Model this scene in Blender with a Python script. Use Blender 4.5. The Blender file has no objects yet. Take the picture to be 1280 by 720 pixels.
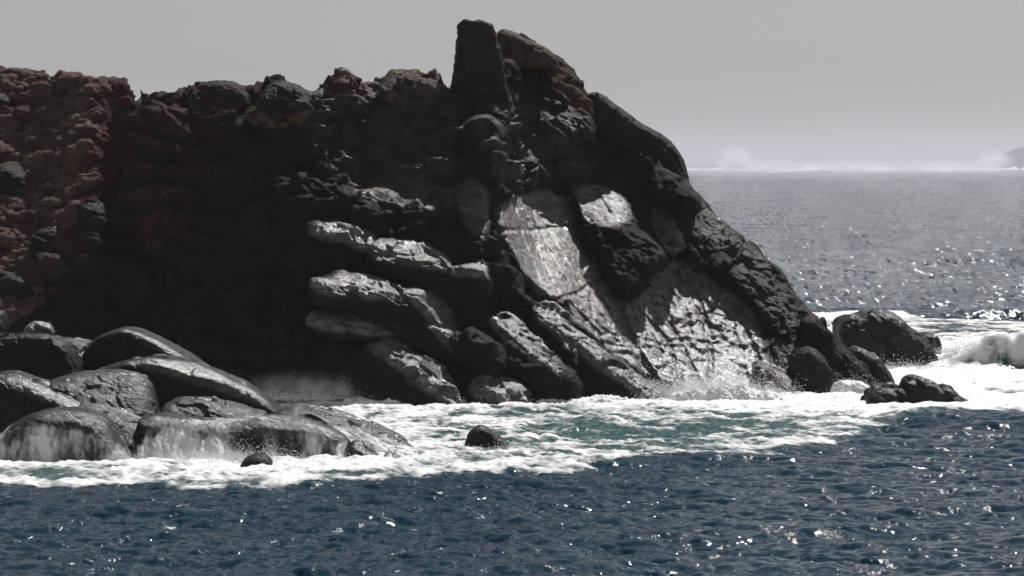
import bpy, math, random
import numpy as np
import openvdb as vdb

random.seed(7)
RNG = np.random.default_rng(11)
SC = bpy.context.scene
COL = SC.collection
F32 = np.float32

# ------------------------------------------------------------------ camera facts
FOC, CX, HY, CAMZ = 4500.0, 640.0, 200.0, 15.5      # focal length in photo pixels, centre column, horizon row, eye height
def XZ(px, py, Y):
    return (px - CX) / FOC * Y, CAMZ - (py - HY) / FOC * Y
def sea_Y(py):
    return CAMZ * FOC / (py - HY)
def to_px(v):
    return CX + FOC * v[:, 0] / v[:, 1], HY - FOC * (v[:, 2] - CAMZ) / v[:, 1]

SUN_EL, SUN_AZ = math.radians(53), math.radians(27)   # sun beyond the headland, to the right

# ------------------------------------------------------------------ numpy noise
_G = RNG.normal(size=(256, 3)).astype(F32)
_G /= np.linalg.norm(_G, axis=1)[:, None]
def _hash(i, j, k, seed):
    h = (i.astype(np.uint32) * np.uint32(73856093)) ^ (j.astype(np.uint32) * np.uint32(19349663)) ^ (k.astype(np.uint32) * np.uint32(83492791)) ^ np.uint32((seed * 2654435761) & 0xffffffff)
    h ^= h >> np.uint32(15); h = h * np.uint32(2246822519); h ^= h >> np.uint32(13); h = h * np.uint32(3266489917); h ^= h >> np.uint32(16)
    return h
def gnoise(p, seed=0):
    i = np.floor(p).astype(np.int64); f = (p - i).astype(F32)
    u = f * f * f * (f * (f * 6 - 15) + 10)
    out = np.zeros(len(p), F32)
    for dx in (0, 1):
        wx = u[:, 0] if dx else 1 - u[:, 0]
        for dy in (0, 1):
            wy = u[:, 1] if dy else 1 - u[:, 1]
            for dz in (0, 1):
                wz = u[:, 2] if dz else 1 - u[:, 2]
                g = _G[_hash(i[:, 0] + dx, i[:, 1] + dy, i[:, 2] + dz, seed) & np.uint32(255)]
                d = g[:, 0] * (f[:, 0] - dx) + g[:, 1] * (f[:, 1] - dy) + g[:, 2] * (f[:, 2] - dz)
                out += wx * wy * wz * d
    return out * 1.6
def fbm(p, octaves=4, seed=0, ridged=False, gain=0.5):
    out = np.zeros(len(p), F32); a, s, n = 1.0, 1.0, 0.0
    for o in range(octaves):
        v = gnoise(p * s + 17.3 * o, seed + o)
        if ridged: v = 1 - 2 * np.abs(v)
        out += a * v; n += a; a *= gain; s *= 2.03
    return out / n
def cells(p, seed=0):
    """distance to the border of the Voronoi cell, and one random height and tilted facet per cell"""
    i = np.floor(p).astype(np.int64)
    d1 = np.full(len(p), 9.0, F32); d2 = np.full(len(p), 9.0, F32); val = np.zeros(len(p), F32); tilt = np.zeros(len(p), F32)
    for dx in (-1, 0, 1):
        for dy in (-1, 0, 1):
            for dz in (-1, 0, 1):
                c = i + np.array([dx, dy, dz])
                h = _hash(c[:, 0], c[:, 1], c[:, 2], seed)
                o = np.stack([(h & np.uint32(1023)), ((h >> np.uint32(10)) & np.uint32(1023)), ((h >> np.uint32(20)) & np.uint32(1023))], 1) / 1023.0
                d = np.sqrt((((c + o) - p) ** 2).sum(1)).astype(F32)
                near = d < d1
                tilt = np.where(near, ((o - 0.5)[:, [1, 2, 0]] * (p - (c + o))).sum(1), tilt)
                d2 = np.where(near, d1, np.minimum(d2, d)); val = np.where(near, ((h >> np.uint32(5)) & np.uint32(255)) / 255.0, val); d1 = np.minimum(d1, d)
    return d2 - d1, val, tilt.astype(F32)
def smooth(e0, e1, x):
    t = np.clip((x - e0) / (e1 - e0), 0, 1)
    return t * t * (3 - 2 * t)

# ------------------------------------------------------------------ polygons
def chaikin(poly, n):
    p = np.array(poly, float)
    for _ in range(n):
        q = np.roll(p, -1, 0)
        p = np.stack([0.75 * p + 0.25 * q, 0.25 * p + 0.75 * q], 1).reshape(-1, 2)
    return p
def sd_poly(poly, X, Z):
    """signed distance to a polygon, negative inside"""
    p = np.asarray(poly, float); q = np.roll(p, -1, 0)
    d = np.full(X.shape, 1e9, F32); s = np.zeros(X.shape, bool)
    for (ax, az), (bx, bz) in zip(p, q):
        ex, ez = bx - ax, bz - az
        wx, wz = X - ax, Z - az
        t = np.clip((wx * ex + wz * ez) / max(ex * ex + ez * ez, 1e-9), 0, 1)
        d = np.minimum(d, ((wx - ex * t) ** 2 + (wz - ez * t) ** 2).astype(F32))
        c = ((az > Z) != (bz > Z))
        if abs(ez) > 1e-9:
            s ^= c & (X < ax + ex * (Z - az) / ez)
    return np.where(s, -1, 1) * np.sqrt(d)
def sd_line(pts, X, Z):
    d = np.full(X.shape, 1e9, F32)
    for (ax, az), (bx, bz) in zip(pts[:-1], pts[1:]):
        ex, ez = bx - ax, bz - az
        wx, wz = X - ax, Z - az
        t = np.clip((wx * ex + wz * ez) / max(ex * ex + ez * ez, 1e-9), 0, 1)
        d = np.minimum(d, ((wx - ex * t) ** 2 + (wz - ez * t) ** 2).astype(F32))
    return np.sqrt(d)

# ------------------------------------------------------------------ mesh helpers
def tag(o, label=None, cat=None, group=None, kind=None):
    if label: o['label'] = label
    if cat: o['category'] = cat
    if group: o['group'] = group
    if kind: o['kind'] = kind
    return o
def link_mesh(name, verts, faces, mat, smooth_=True, loc=(0, 0, 0), attrs=None, parent=None):
    verts = np.asarray(verts, F32) - np.asarray(loc, F32)
    faces = np.asarray(faces, np.int32); k = faces.shape[1]
    me = bpy.data.meshes.new(name)
    me.vertices.add(len(verts)); me.vertices.foreach_set('co', verts.ravel())
    me.loops.add(faces.size); me.loops.foreach_set('vertex_index', faces.ravel())
    me.polygons.add(len(faces)); me.polygons.foreach_set('loop_start', np.arange(0, faces.size, k, dtype=np.int32))
    me.update(calc_edges=True)
    me.polygons.foreach_set('use_smooth', np.full(len(faces), smooth_))
    for an, av in (attrs or {}).items():
        if av.ndim == 1:
            a = me.attributes.new(an, 'FLOAT', 'POINT'); a.data.foreach_set('value', av.astype(F32))
        else:
            a = me.attributes.new(an, 'FLOAT_COLOR', 'POINT')
            a.data.foreach_set('color', np.concatenate([av, np.ones((len(av), 1))], 1).astype(F32).ravel())
    me.materials.append(mat)
    o = bpy.data.objects.new(name, me); COL.objects.link(o); o.location = loc
    if parent: o.parent = parent
    return o
def vnormals(v, f):
    n = np.zeros_like(v)
    fn = np.cross(v[f[:, 2]] - v[f[:, 0]], v[f[:, 3 if f.shape[1] > 3 else 1]] - v[f[:, 1 if f.shape[1] > 3 else 0]])
    if f.shape[1] == 3: fn = np.cross(v[f[:, 1]] - v[f[:, 0]], v[f[:, 2]] - v[f[:, 0]])
    for k in range(f.shape[1]):
        for c in range(3):
            n[:, c] += np.bincount(f[:, k], fn[:, c], len(v)).astype(F32)
    return n / np.maximum(np.linalg.norm(n, axis=1), 1e-9)[:, None]

_FR = {}
def Y_front(Y, a, b, x, z):
    return _FR['y'] + a * (x - _FR['x']) + b * (z - _FR['z'])
class Vol:
    """a block of signed distances from which a rock skin is taken"""
    def __init__(s, lo, hi, vox):
        s.lo = np.array(lo, float); s.vox = vox
        s.n = np.ceil((np.array(hi) - s.lo) / vox).astype(int) + 1
        s.a = np.full(s.n, 3.0, F32)
    def axes(s, i0=None, i1=None):
        i0 = np.zeros(3, int) if i0 is None else i0; i1 = s.n if i1 is None else i1
        return [(s.lo[k] + s.vox * np.arange(i0[k], i1[k])).astype(F32) for k in range(3)]
    def puff(s, poly, Y, hd, r, a=0.0, b=0.3, k=0.25, chk=2):
        """an outline given in photo pixels at distance Y, thickened by hd each way, edges rounded by r, face leaning by a, b"""
        p = chaikin(poly, chk)
        x, z = XZ(p[:, 0], p[:, 1], Y); P = np.stack([x, z], 1)
        c = P.mean(0); lo2, hi2 = P.min(0) - 1, P.max(0) + 1
        ys = hd * math.sqrt(1 + a * a + b * b) + abs(a) * (hi2[0] - lo2[0]) / 2 + abs(b) * (hi2[1] - lo2[1]) / 2 + 1
        lo = np.array([lo2[0], Y - ys, lo2[1]]); hi = np.array([hi2[0], Y + ys, hi2[1]])
        i0 = np.clip(np.floor((lo - s.lo) / s.vox).astype(int), 0, s.n); i1 = np.clip(np.ceil((hi - s.lo) / s.vox).astype(int) + 1, 0, s.n)
        if (i1 <= i0).any(): return
        X, Yv, Z = s.axes(i0, i1)
        XX, ZZ = np.meshgrid(X, Z, indexing='ij')
        d2 = sd_poly(P, XX, ZZ)[:, None, :] + r
        w = (Yv[None, :, None] - (Y + a * (XX - c[0]) + b * (ZZ - c[1]))[:, None, :]) / math.sqrt(1 + a * a + b * b)
        w = np.abs(w) - hd + r
        d = np.sqrt(np.maximum(d2, 0) ** 2 + np.maximum(w, 0) ** 2) + np.minimum(np.maximum(d2, w), 0) - r
        sub = s.a[i0[0]:i1[0], i0[1]:i1[1], i0[2]:i1[2]]
        h = np.maximum(k - np.abs(sub - d), 0) / k
        sub[...] = np.minimum(sub, d) - h * h * k * 0.25
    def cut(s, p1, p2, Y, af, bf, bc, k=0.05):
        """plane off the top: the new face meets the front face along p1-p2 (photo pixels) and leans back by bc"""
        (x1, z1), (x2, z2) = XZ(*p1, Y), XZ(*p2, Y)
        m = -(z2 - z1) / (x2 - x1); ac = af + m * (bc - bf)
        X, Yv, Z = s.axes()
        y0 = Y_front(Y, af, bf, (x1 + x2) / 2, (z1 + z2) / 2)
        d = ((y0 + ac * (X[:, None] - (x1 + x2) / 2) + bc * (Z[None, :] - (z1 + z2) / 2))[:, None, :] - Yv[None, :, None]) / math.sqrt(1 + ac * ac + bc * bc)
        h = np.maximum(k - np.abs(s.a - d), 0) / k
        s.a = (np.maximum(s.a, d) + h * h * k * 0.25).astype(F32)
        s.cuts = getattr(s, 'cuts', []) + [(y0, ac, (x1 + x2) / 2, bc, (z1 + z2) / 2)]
    def skin(s):
        c = np.clip(s.a, -3 * s.vox, 3 * s.vox)
        c[0], c[-1] = 3 * s.vox, 3 * s.vox; c[:, 0], c[:, -1] = 3 * s.vox, 3 * s.vox; c[:, :, 0], c[:, :, -1] = 3 * s.vox, 3 * s.vox
        g = vdb.FloatGrid(3 * s.vox); g.copyFromArray(np.ascontiguousarray(c), tolerance=1e-6)
        pts, quads = g.convertToQuads(0.0)
        v = (np.asarray(pts, float) * s.vox + s.lo).astype(F32); q = np.asarray(quads, np.int32)
        n = vnormals(v, q)
        # quads must face outwards
        i = np.clip(((v - s.lo) / s.vox).round().astype(int), 1, s.n - 2)[::37]
        gr = np.stack([s.a[i[:, 0] + 1, i[:, 1], i[:, 2]] - s.a[i[:, 0] - 1, i[:, 1], i[:, 2]], s.a[i[:, 0], i[:, 1] + 1, i[:, 2]] - s.a[i[:, 0], i[:, 1] - 1, i[:, 2]], s.a[i[:, 0], i[:, 1], i[:, 2] + 1] - s.a[i[:, 0], i[:, 1], i[:, 2] - 1]], 1)
        if (gr * n[::37]).sum() < 0: q = q[:, ::-1].copy(); n = -n
        return v, q, n

# fractures dip down to the right: a frame along and across them
_t = math.radians(-56)
DIP = np.array([[math.cos(_t), 0.0, math.sin(_t)], [0, 1, 0], [-math.sin(_t), 0, math.cos(_t)]], F32)
_sx = np.linspace(-60, 40, 400); _sT = 0.12 + 1.35 * smooth(-17.0, 7.0, _sx); _sP = np.cumsum(_sT) * (_sx[1] - _sx[0])
def strata(v, h, seed):
    """saw-toothed layers dipping gently on the left and steeply on the right, each overhanging the one below"""
    T = np.interp(v[:, 0], _sx, _sT); c = (v[:, 2] + np.interp(v[:, 0], _sx, _sP)) / np.sqrt(1 + T * T) / h
    c = c + 0.45 * gnoise(v / (3.2 * h), seed) + 0.12 * gnoise(v / (0.8 * h), seed + 1) + 0.25 * v[:, 1] / h * 0.3
    t = c - np.floor(c)
    live = smooth(-0.25, 0.35, gnoise(v / (2.6 * h) + 9.1, seed + 2))
    return ((t - smooth(0.84, 1.0, t)) * live).astype(F32)
def rough_up(v, q, n, amp=1.0, mask=None, seed=0, block=0.22, crack=0.25, scale=1.0, layers=1.0):
    """weather a smooth rock skin: bulges, fracture blocks along the dip, chips"""
    u = v @ DIP.T * np.array([0.55, 1.0, 1.0], F32) / scale
    m = np.ones(len(v), F32) if mask is None else mask
    d = 0.42 * fbm(v / (4.5 * scale), 2, seed) + 0.18 * fbm(u / 1.9, 3, seed + 5, ridged=True)
    warp = 0.35 * np.stack([gnoise(v / 1.3, seed + 31), gnoise(v / 1.3, seed + 32), gnoise(v / 1.3, seed + 33)], 1)
    e, val, ti = cells(u / 2.3 + warp, seed + 9)
    d += block * ((val - 0.5) * 1.2 + 2.2 * ti) - 0.5 * crack * (1 - smooth(0.0, 0.06, e))
    e2, val2, ti2 = cells(u / 0.8 + warp, seed + 10)
    d += 0.42 * block * ((val2 - 0.5) + 2.2 * ti2) - 0.12 * crack * (1 - smooth(0.0, 0.10, e2))
    d += layers * (0.75 * strata(v, 1.7, 501) + 0.30 * strata(v, 0.62, 511)) / scale
    d = d * m * amp
    d += 0.09 * amp * (0.4 + 0.6 * m) * fbm(u / 0.5, 3, seed + 20, ridged=True)
    v2 = v + n * d[:, None] * scale
    return v2

# ------------------------------------------------------------------ materials
class NT:
    def __init__(s, name, displacement=None):
        s.m = bpy.data.materials.new(name); s.m.use_nodes = True
        s.t = s.m.node_tree; s.t.nodes.clear()
        s.out = s.t.nodes.new('ShaderNodeOutputMaterial')
    def n(s, typ, ins=None, **kw):
        nd = s.t.nodes.new(typ)
        for k, v in kw.items(): setattr(nd, k, v)
        for k, v in (ins or {}).items():
            sock = nd.inputs[k]
            if isinstance(v, bpy.types.NodeSocket): s.t.links.new(v, sock)
            else: sock.default_value = v
        return nd
    def link(s, a, b): s.t.links.new(a, b)
    def math(s, op, a, b=0.0, clamp=False):
        return s.n('ShaderNodeMath', {0: a, 1: b}, operation=op, use_clamp=clamp).outputs[0]
    def mix(s, f, a, b):
        nd = s.n('ShaderNodeMix', data_type='RGBA')
        for k, v in ((0, f), (6, a), (7, b)):
            if isinstance(v, bpy.types.NodeSocket): s.t.links.new(v, nd.inputs[k])
            else: nd.inputs[k].default_value = v
        return nd.outputs[2]
    def ramp(s, x, stops):
        nd = s.n('ShaderNodeValToRGB', {0: x}); e = nd.color_ramp.elements
        while len(e) < len(stops): e.new(0.5)
        for k, (p, c) in enumerate(stops):
            e[k].position = p; e[k].color = (c, c, c, 1) if not isinstance(c, tuple) else c
        return nd.outputs[0]
    def noise(s, vec, scale, detail=4, rough=0.55, **kw):
        return s.n('ShaderNodeTexNoise', {'Vector': vec, 'Scale': scale, 'Detail': detail, 'Roughness': rough}, **kw).outputs[0]
    def mapping(s, vec, scale=(1, 1, 1), rot=(0, 0, 0)):
        return s.n('ShaderNodeMapping', {'Vector': vec, 'Scale': scale, 'Rotation': rot}).outputs[0]

def rock_material():
    t = NT('weathered_granite')
    pos = t.n('ShaderNodeNewGeometry').outputs['Position']
    tone = t.n('ShaderNodeAttribute', attribute_name='tone')
    sep = t.n('ShaderNodeSeparateColor', {0: tone.outputs['Color']})
    dip = t.mapping(pos, scale=(0.35, 1.0, 1.0), rot=(0, math.radians(-56), 0))
    n1 = t.noise(pos, 0.6, 6, 0.6); n2 = t.noise(dip, 3.0, 8, 0.65); n3 = t.noise(pos, 14.0, 4, 0.6)
    dark = t.mix(t.ramp(n1, [(0.3, 0.0), (0.7, 1.0)]), (0.0115, 0.0095, 0.0088, 1), (0.036, 0.031, 0.028, 1))
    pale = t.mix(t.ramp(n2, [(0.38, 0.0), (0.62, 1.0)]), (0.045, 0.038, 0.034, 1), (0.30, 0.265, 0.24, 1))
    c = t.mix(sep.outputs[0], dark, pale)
    vein = t.n('ShaderNodeTexVoronoi', {'Vector': t.mapping(t.n('ShaderNodeVectorMath', {0: pos, 1: t.n('ShaderNodeTexNoise', {'Vector': pos, 'Scale': 1.5, 'Detail': 3.0}).outputs[1]}, operation='ADD').outputs[0], scale=(0.55, 1.2, 1.3), rot=(0, math.radians(-52), 0)), 'Scale': 1.6}, feature='DISTANCE_TO_EDGE').outputs[0]
    c = t.mix(t.ramp(vein, [(0.0, 0.85), (0.035, 0.0)]), c, (0.012, 0.011, 0.011, 1))
    c = t.mix(sep.outputs[1], c, t.mix(n2, (0.05, 0.016, 0.018, 1), (0.16, 0.055, 0.05, 1)))
    c = t.mix(sep.outputs[2], c, t.mix(n2, (0.12, 0.075, 0.045, 1), (0.32, 0.23, 0.14, 1)))
    c = t.mix(t.ramp(n3, [(0.55, 0.0), (0.75, 0.55)]), c, (0.03, 0.028, 0.026, 1))
    rough = t.math('ADD', t.math('MULTIPLY', n2, 0.35), t.math('ADD', t.math('SUBTRACT', 0.42, t.math('MULTIPLY', sep.outputs[0], 0.26)), t.math('MULTIPLY', t.math('ADD', sep.outputs[1], sep.outputs[2]), 0.4)), True)
    # open joints and fine wrinkles
    wr = t.n('ShaderNodeTexVoronoi', {'Vector': t.mapping(pos, scale=(0.5, 1.2, 1.0), rot=(0, math.radians(-40), 0)), 'Scale': 2.2}, feature='DISTANCE_TO_EDGE').outputs[0]
    b1 = t.n('ShaderNodeBump', {'Height': t.ramp(wr, [(0.0, 0.0), (0.06, 1.0)]), 'Strength': 0.35, 'Distance': 0.05})
    b2 = t.n('ShaderNodeBump', {'Height': n2, 'Strength': 1.0, 'Distance': 0.22, 'Normal': b1.outputs[0]})
    b3 = t.n('ShaderNodeBump', {'Height': t.noise(t.mapping(pos, scale=(0.6, 1, 1), rot=(0, math.radians(-50), 0)), 6.5, 6, 0.72), 'Strength': 1.0, 'Distance': 0.21, 'Normal': b2.outputs[0]})
    bc = t.n('ShaderNodeBump', {'Height': t.noise(t.mapping(pos, scale=(0.6, 1, 1), rot=(0, math.radians(-50), 0)), 4.5, 5, 0.62), 'Strength': 0.8, 'Distance': 0.085, 'Normal': b1.outputs[0]})
    bc = t.n('ShaderNodeBump', {'Height': t.noise(pos, 15.0, 3, 0.6), 'Strength': 0.8, 'Distance': 0.035, 'Normal': bc.outputs[0]})
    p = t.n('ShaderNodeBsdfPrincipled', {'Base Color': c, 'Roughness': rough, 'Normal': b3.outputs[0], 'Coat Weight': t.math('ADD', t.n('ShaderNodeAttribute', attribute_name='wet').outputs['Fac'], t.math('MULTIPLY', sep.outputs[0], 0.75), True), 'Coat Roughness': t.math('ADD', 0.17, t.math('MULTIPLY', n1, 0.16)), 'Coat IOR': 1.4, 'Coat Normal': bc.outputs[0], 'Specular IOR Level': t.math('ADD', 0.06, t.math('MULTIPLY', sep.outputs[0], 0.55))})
    t.link(p.outputs[0], t.out.inputs[0])
    return t.m

def heath_material():
    t = NT('dry_heath')
    pos = t.n('ShaderNodeNewGeometry').outputs['Position']
    at = t.n('ShaderNodeAttribute', attribute_name='tint')
    n = t.noise(t.mapping(pos, scale=(1, 1, 2.5)), 5.0, 6, 0.7)
    c = t.mix(t.math('MULTIPLY', n, 1.0), (0.02, 0.014, 0.014, 1), at.outputs['Color'])
    b = t.n('ShaderNodeBump', {'Height': t.noise(t.mapping(pos, scale=(1, 1, 3)), 6.0, 6, 0.7), 'Strength': 1.0, 'Distance': 0.15})
    p = t.n('ShaderNodeBsdfPrincipled', {'Base Color': c, 'Roughness': 0.85, 'Normal': b.outputs[0], 'Specular IOR Level': 0.2})
    t.link(p.outputs[0], t.out.inputs[0]); return t.m

def sea_material():
    t = NT('sea_water')
    pos = t.n('ShaderNodeNewGeometry').outputs['Position']
    surf = t.n('ShaderNodeAttribute', attribute_name='surf').outputs['Fac']
    c = t.mix(surf, (0.0012, 0.023, 0.044, 1), (0.036, 0.088, 0.088, 1))
    chop = t.n('ShaderNodeAttribute', attribute_name='chop').outputs['Fac']
    paws = t.ramp(t.noise(t.mapping(pos, scale=(1, 0.45, 1)), 0.8, 3, 0.6), [(0.47, 0.08), (0.66, 1.0)])
    gust = t.ramp(t.noise(t.mapping(pos, scale=(0.5, 0.07, 1)), 1.0, 3, 0.7), [(0.47, 0.0), (0.62, 1.0)])
    gust = t.math('MULTIPLY', gust, chop)
    b0 = t.n('ShaderNodeBump', {'Height': t.noise(pos, 0.9, 3, 0.5), 'Strength': 1.0, 'Distance': t.math('ADD', 0.07, t.math('ADD', t.math('MULTIPLY', chop, 0.10), t.math('MULTIPLY', gust, 0.7)))})
    b1 = t.n('ShaderNodeBump', {'Height': t.noise(pos, 2.6, 4, 0.6), 'Strength': 1.0, 'Distance': t.math('ADD', t.math('MULTIPLY', paws, 0.20), t.math('MULTIPLY', gust, 0.2)), 'Normal': b0.outputs[0]})
    def facets(scale, amount, detail):
        nz = t.n('ShaderNodeTexNoise', {'Vector': t.mapping(pos, scale=scale), 'Scale': 1.0, 'Detail': detail, 'Roughness': 0.6}).outputs[1]
        d = t.n('ShaderNodeVectorMath', {0: nz, 1: (0.5, 0.5, 0.5)}, operation='SUBTRACT').outputs[0]
        d = t.n('ShaderNodeVectorMath', {0: d, 1: (1.0, 1.0, 0.0)}, operation='MULTIPLY').outputs[0]
        return t.n('ShaderNodeVectorMath', {0: d, 'Scale': amount}, operation='SCALE').outputs[0]
    f1 = facets((1.6, 0.16, 1.0), t.math('MULTIPLY', chop, 3.3), 2.0)
    f2 = facets((6.5, 2.0, 1.0), t.math('MULTIPLY', t.math('SUBTRACT', 1.0, chop), t.math('MULTIPLY', paws, 1.5)), 1.0)
    nn = t.n('ShaderNodeVectorMath', {0: t.n('ShaderNodeVectorMath', {0: b1.outputs[0], 1: f1}, operation='ADD').outputs[0], 1: f2}, operation='ADD').outputs[0]
    nn = t.n('ShaderNodeVectorMath', {0: nn}, operation='NORMALIZE').outputs[0]
    p = t.n('ShaderNodeBsdfPrincipled', {'Base Color': c, 'Roughness': 0.09, 'IOR': 1.333, 'Specular IOR Level': t.math('ADD', 0.22, t.math('MULTIPLY', chop, 0.56)), 'Normal': nn})
    t.link(p.outputs[0], t.out.inputs[0]); return t.m

def foam_material(name='sea_foam', stretch=(0.5, 0.9, 1.0), scale=3.0, lo=-0.12, hi=0.55, amt=0.85):
    t = NT(name)
    pos = t.n('ShaderNodeNewGeometry').outputs['Position']
    cov = t.n('ShaderNodeAttribute', attribute_name='cov').outputs['Fac']
    n = t.noise(t.mapping(pos, scale=stretch), scale, 6, 0.65)
    v = t.math('ADD', cov, t.math('MULTIPLY', t.math('SUBTRACT', n, 0.5), amt))
    a = t.n('ShaderNodeMapRange', {'Value': v, 'From Min': lo, 'From Max': hi}, interpolation_type='SMOOTHSTEP').outputs[0]
    b = t.n('ShaderNodeBump', {'Height': t.noise(t.mapping(pos, scale=stretch), scale * 1.5, 6, 0.7), 'Strength': 0.7, 'Distance': 0.10})
    d = t.n('ShaderNodeBsdfPrincipled', {'Base Color': (0.80, 0.81, 0.81, 1), 'Roughness': 0.6, 'Normal': b.outputs[0], 'Specular IOR Level': 0.3})
    tr = t.n('ShaderNodeBsdfTransparent')
    m = t.n('ShaderNodeMixShader', {0: a, 1: tr.outputs[0], 2: d.outputs[0]})
    t.link(m.outputs[0], t.out.inputs[0]); return t.m

def spray_material():
    t = NT('white_spray')
    d = t.n('ShaderNodeBsdfPrincipled', {'Base Color': (0.88, 0.89, 0.9, 1), 'Roughness': 0.5})
    tl = t.n('ShaderNodeBsdfTranslucent', {'Color': (0.85, 0.87, 0.9, 1)})
    m = t.n('ShaderNodeMixShader', {0: 0.4, 1: d.outputs[0], 2: tl.outputs[0]})
    t.link(m.outputs[0], t.out.inputs[0]); return t.m

ROCK, HEATH, SEA, FOAM, SPRAY = rock_material(), heath_material(), sea_material(), foam_material(), spray_material()
VEIL = foam_material('running_water', (1.8, 1.8, 0.45), 2.2, 0.0, 0.9, 1.2)

# ------------------------------------------------------------------ the headland: outline and slope of its face
SIL = [(-330, 88), (-120, 92), (0, 94), (40, 97), (75, 103), (95, 100), (105, 107), (125, 105), (150, 101), (160, 105), (173, 126), (185, 127), (195, 118),
       (225, 118), (245, 107), (270, 104), (300, 108), (325, 107), (355, 107), (375, 118), (395, 122), (418, 118), (420, 103), (455, 104),
       (480, 98), (510, 95), (535, 100), (555, 108), (570, 117), (575, 100), (625, 78), (660, 82), (690, 85), (708, 97), (735, 124),
       (760, 150), (800, 185), (850, 232), (885, 265), (920, 303), (943, 316), (968, 348), (990, 385), (1010, 408), (1040, 440), (1065, 470),
       (1085, 490), (1090, 540), (-330, 540)]
SLOPES = [  # outline in photo pixels -> how far the face leans back per metre of height, how much of the roughness it keeps, how pale (granite slabs, plus sunlit grey painted on dimmer faces)
    ([(690, 170), (860, 225), (940, 300), (1015, 395), (1100, 490), (1000, 500), (950, 440), (900, 360), (830, 320), (760, 285), (700, 235)], 1.12, 0.5, 0.0),
    ([(880, 330), (950, 330), (1020, 400), (1110, 500), (990, 515), (945, 440)], 1.45, 0.5, 0.0),
    ([(-330, 80), (172, 95), (168, 185), (120, 260), (85, 330), (40, 400), (-330, 420)], 1.3, 0.5, 0.0),
    ([(172, 100), (330, 110), (350, 250), (330, 500), (120, 500), (130, 260)], 0.84, 1.5, 0.0),
    ([(200, 250), (370, 240), (440, 330), (470, 500), (200, 500)], 0.56, 1.7, 0.0),
    ([(180, 80), (570, 80), (570, 190), (440, 235), (300, 180), (190, 150)], 0.72, 0.9, 0.0),
    ([(600, 60), (735, 90), (800, 180), (740, 235), (610, 235), (560, 225), (570, 110)], 0.76, 0.8, 0.0),
    ([(390, 105), (480, 100), (565, 112), (572, 235), (500, 240), (430, 232), (385, 180)], 0.92, 0.95, 0.16),  # slightly paler colour stands in for dim sunlit facets
    ([(600, 120), (700, 130), (745, 170), (735, 225), (690, 232), (620, 235), (600, 180)], 0.9, 1.0, 0.18),  # same painted sunlit grey under the summit
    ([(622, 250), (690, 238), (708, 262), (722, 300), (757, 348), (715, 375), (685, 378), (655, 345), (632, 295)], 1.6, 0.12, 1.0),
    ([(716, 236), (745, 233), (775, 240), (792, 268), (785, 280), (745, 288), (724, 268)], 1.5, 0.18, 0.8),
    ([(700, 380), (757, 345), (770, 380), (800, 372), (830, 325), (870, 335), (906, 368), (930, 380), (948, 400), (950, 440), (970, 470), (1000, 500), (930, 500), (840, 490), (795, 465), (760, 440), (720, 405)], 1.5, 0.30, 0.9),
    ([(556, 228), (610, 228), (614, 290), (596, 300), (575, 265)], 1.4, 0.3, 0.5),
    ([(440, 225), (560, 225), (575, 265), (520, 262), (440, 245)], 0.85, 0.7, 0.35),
]
GS = 2.0                                                     # grid step in photo pixels
gx = np.arange(-340, 1110, GS); gy = np.arange(0, 545, GS)
GX, GY = np.meshgrid(gx, gy, indexing='ij')
Bmap = np.full(GX.shape, 0.54, F32); Keep = np.ones(GX.shape, F32); Pale = np.zeros(GX.shape, F32)
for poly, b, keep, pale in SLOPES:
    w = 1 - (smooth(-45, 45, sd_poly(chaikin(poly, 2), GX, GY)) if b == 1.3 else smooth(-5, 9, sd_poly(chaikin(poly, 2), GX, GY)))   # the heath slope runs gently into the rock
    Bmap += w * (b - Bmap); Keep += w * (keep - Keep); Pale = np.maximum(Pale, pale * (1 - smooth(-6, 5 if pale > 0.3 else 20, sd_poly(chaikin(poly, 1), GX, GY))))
def blur(a, r):
    k = np.ones(2 * r + 1, F32) / (2 * r + 1)
    for ax in (0, 1):
        pad = [(r, r) if i == ax else (0, 0) for i in (0, 1)]
        a = np.apply_along_axis(lambda v: np.convolve(v, k, 'valid'), ax, np.pad(a, pad, mode='edge'))
    return a.astype(F32)
foot = 227.5 + 4.0 * smooth(340, 140, gx) + 10.0 * np.clip((gx - 590) / 420.0, 0, 1.2)
steps = np.where(GY < 505, Bmap, 0) * GS * 230.0 / FOC
Dmap = foot[:, None] + np.cumsum(steps[:, ::-1], 1)[:, ::-1]
Dmap = blur(blur(Dmap, 6), 4)
def look(m, px, py):
    fx = np.clip((px - gx[0]) / GS, 0, len(gx) - 1.001); fy = np.clip((py - gy[0]) / GS, 0, len(gy) - 1.001)
    i, j = fx.astype(np.int32), fy.astype(np.int32); u, v = (fx - i).astype(F32), (fy - j).astype(F32)
    return (m[i, j] * (1 - u) + m[i + 1, j] * u) * (1 - v) + (m[i, j + 1] * (1 - u) + m[i + 1, j + 1] * u) * v
def face_Y(px, py):
    return float(look(Dmap, np.array([px], float), np.array([py], float))[0])
SilD = sd_poly(chaikin(SIL, 1), GX, GY)

vox = 0.13
V = Vol((-50, 224, -1.5), (26, 275, 26.5), vox)
X, Y, Z = V.axes()
for i in range(0, V.n[0], 16):                               # fill slab by slab
    xx = X[i:i + 16, None, None]; yy = Y[None, :, None]; zz = Z[None, None, :]
    px = (CX + FOC * xx / yy) + 0 * zz; py = (HY - FOC * (zz - CAMZ) / yy) + 0 * xx
    d = look(Dmap, px, py)
    front = (d - yy) * 0.80
    side = look(SilD, px, py) * yy / FOC + 0.22 * (yy - d)
    k = 1.0
    h = np.maximum(k - np.abs(front - side), 0) / k
    V.a[i:i + 16] = np.maximum(front, side) + h * h * k * 0.25
del px, py, d, front, side, h
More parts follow.
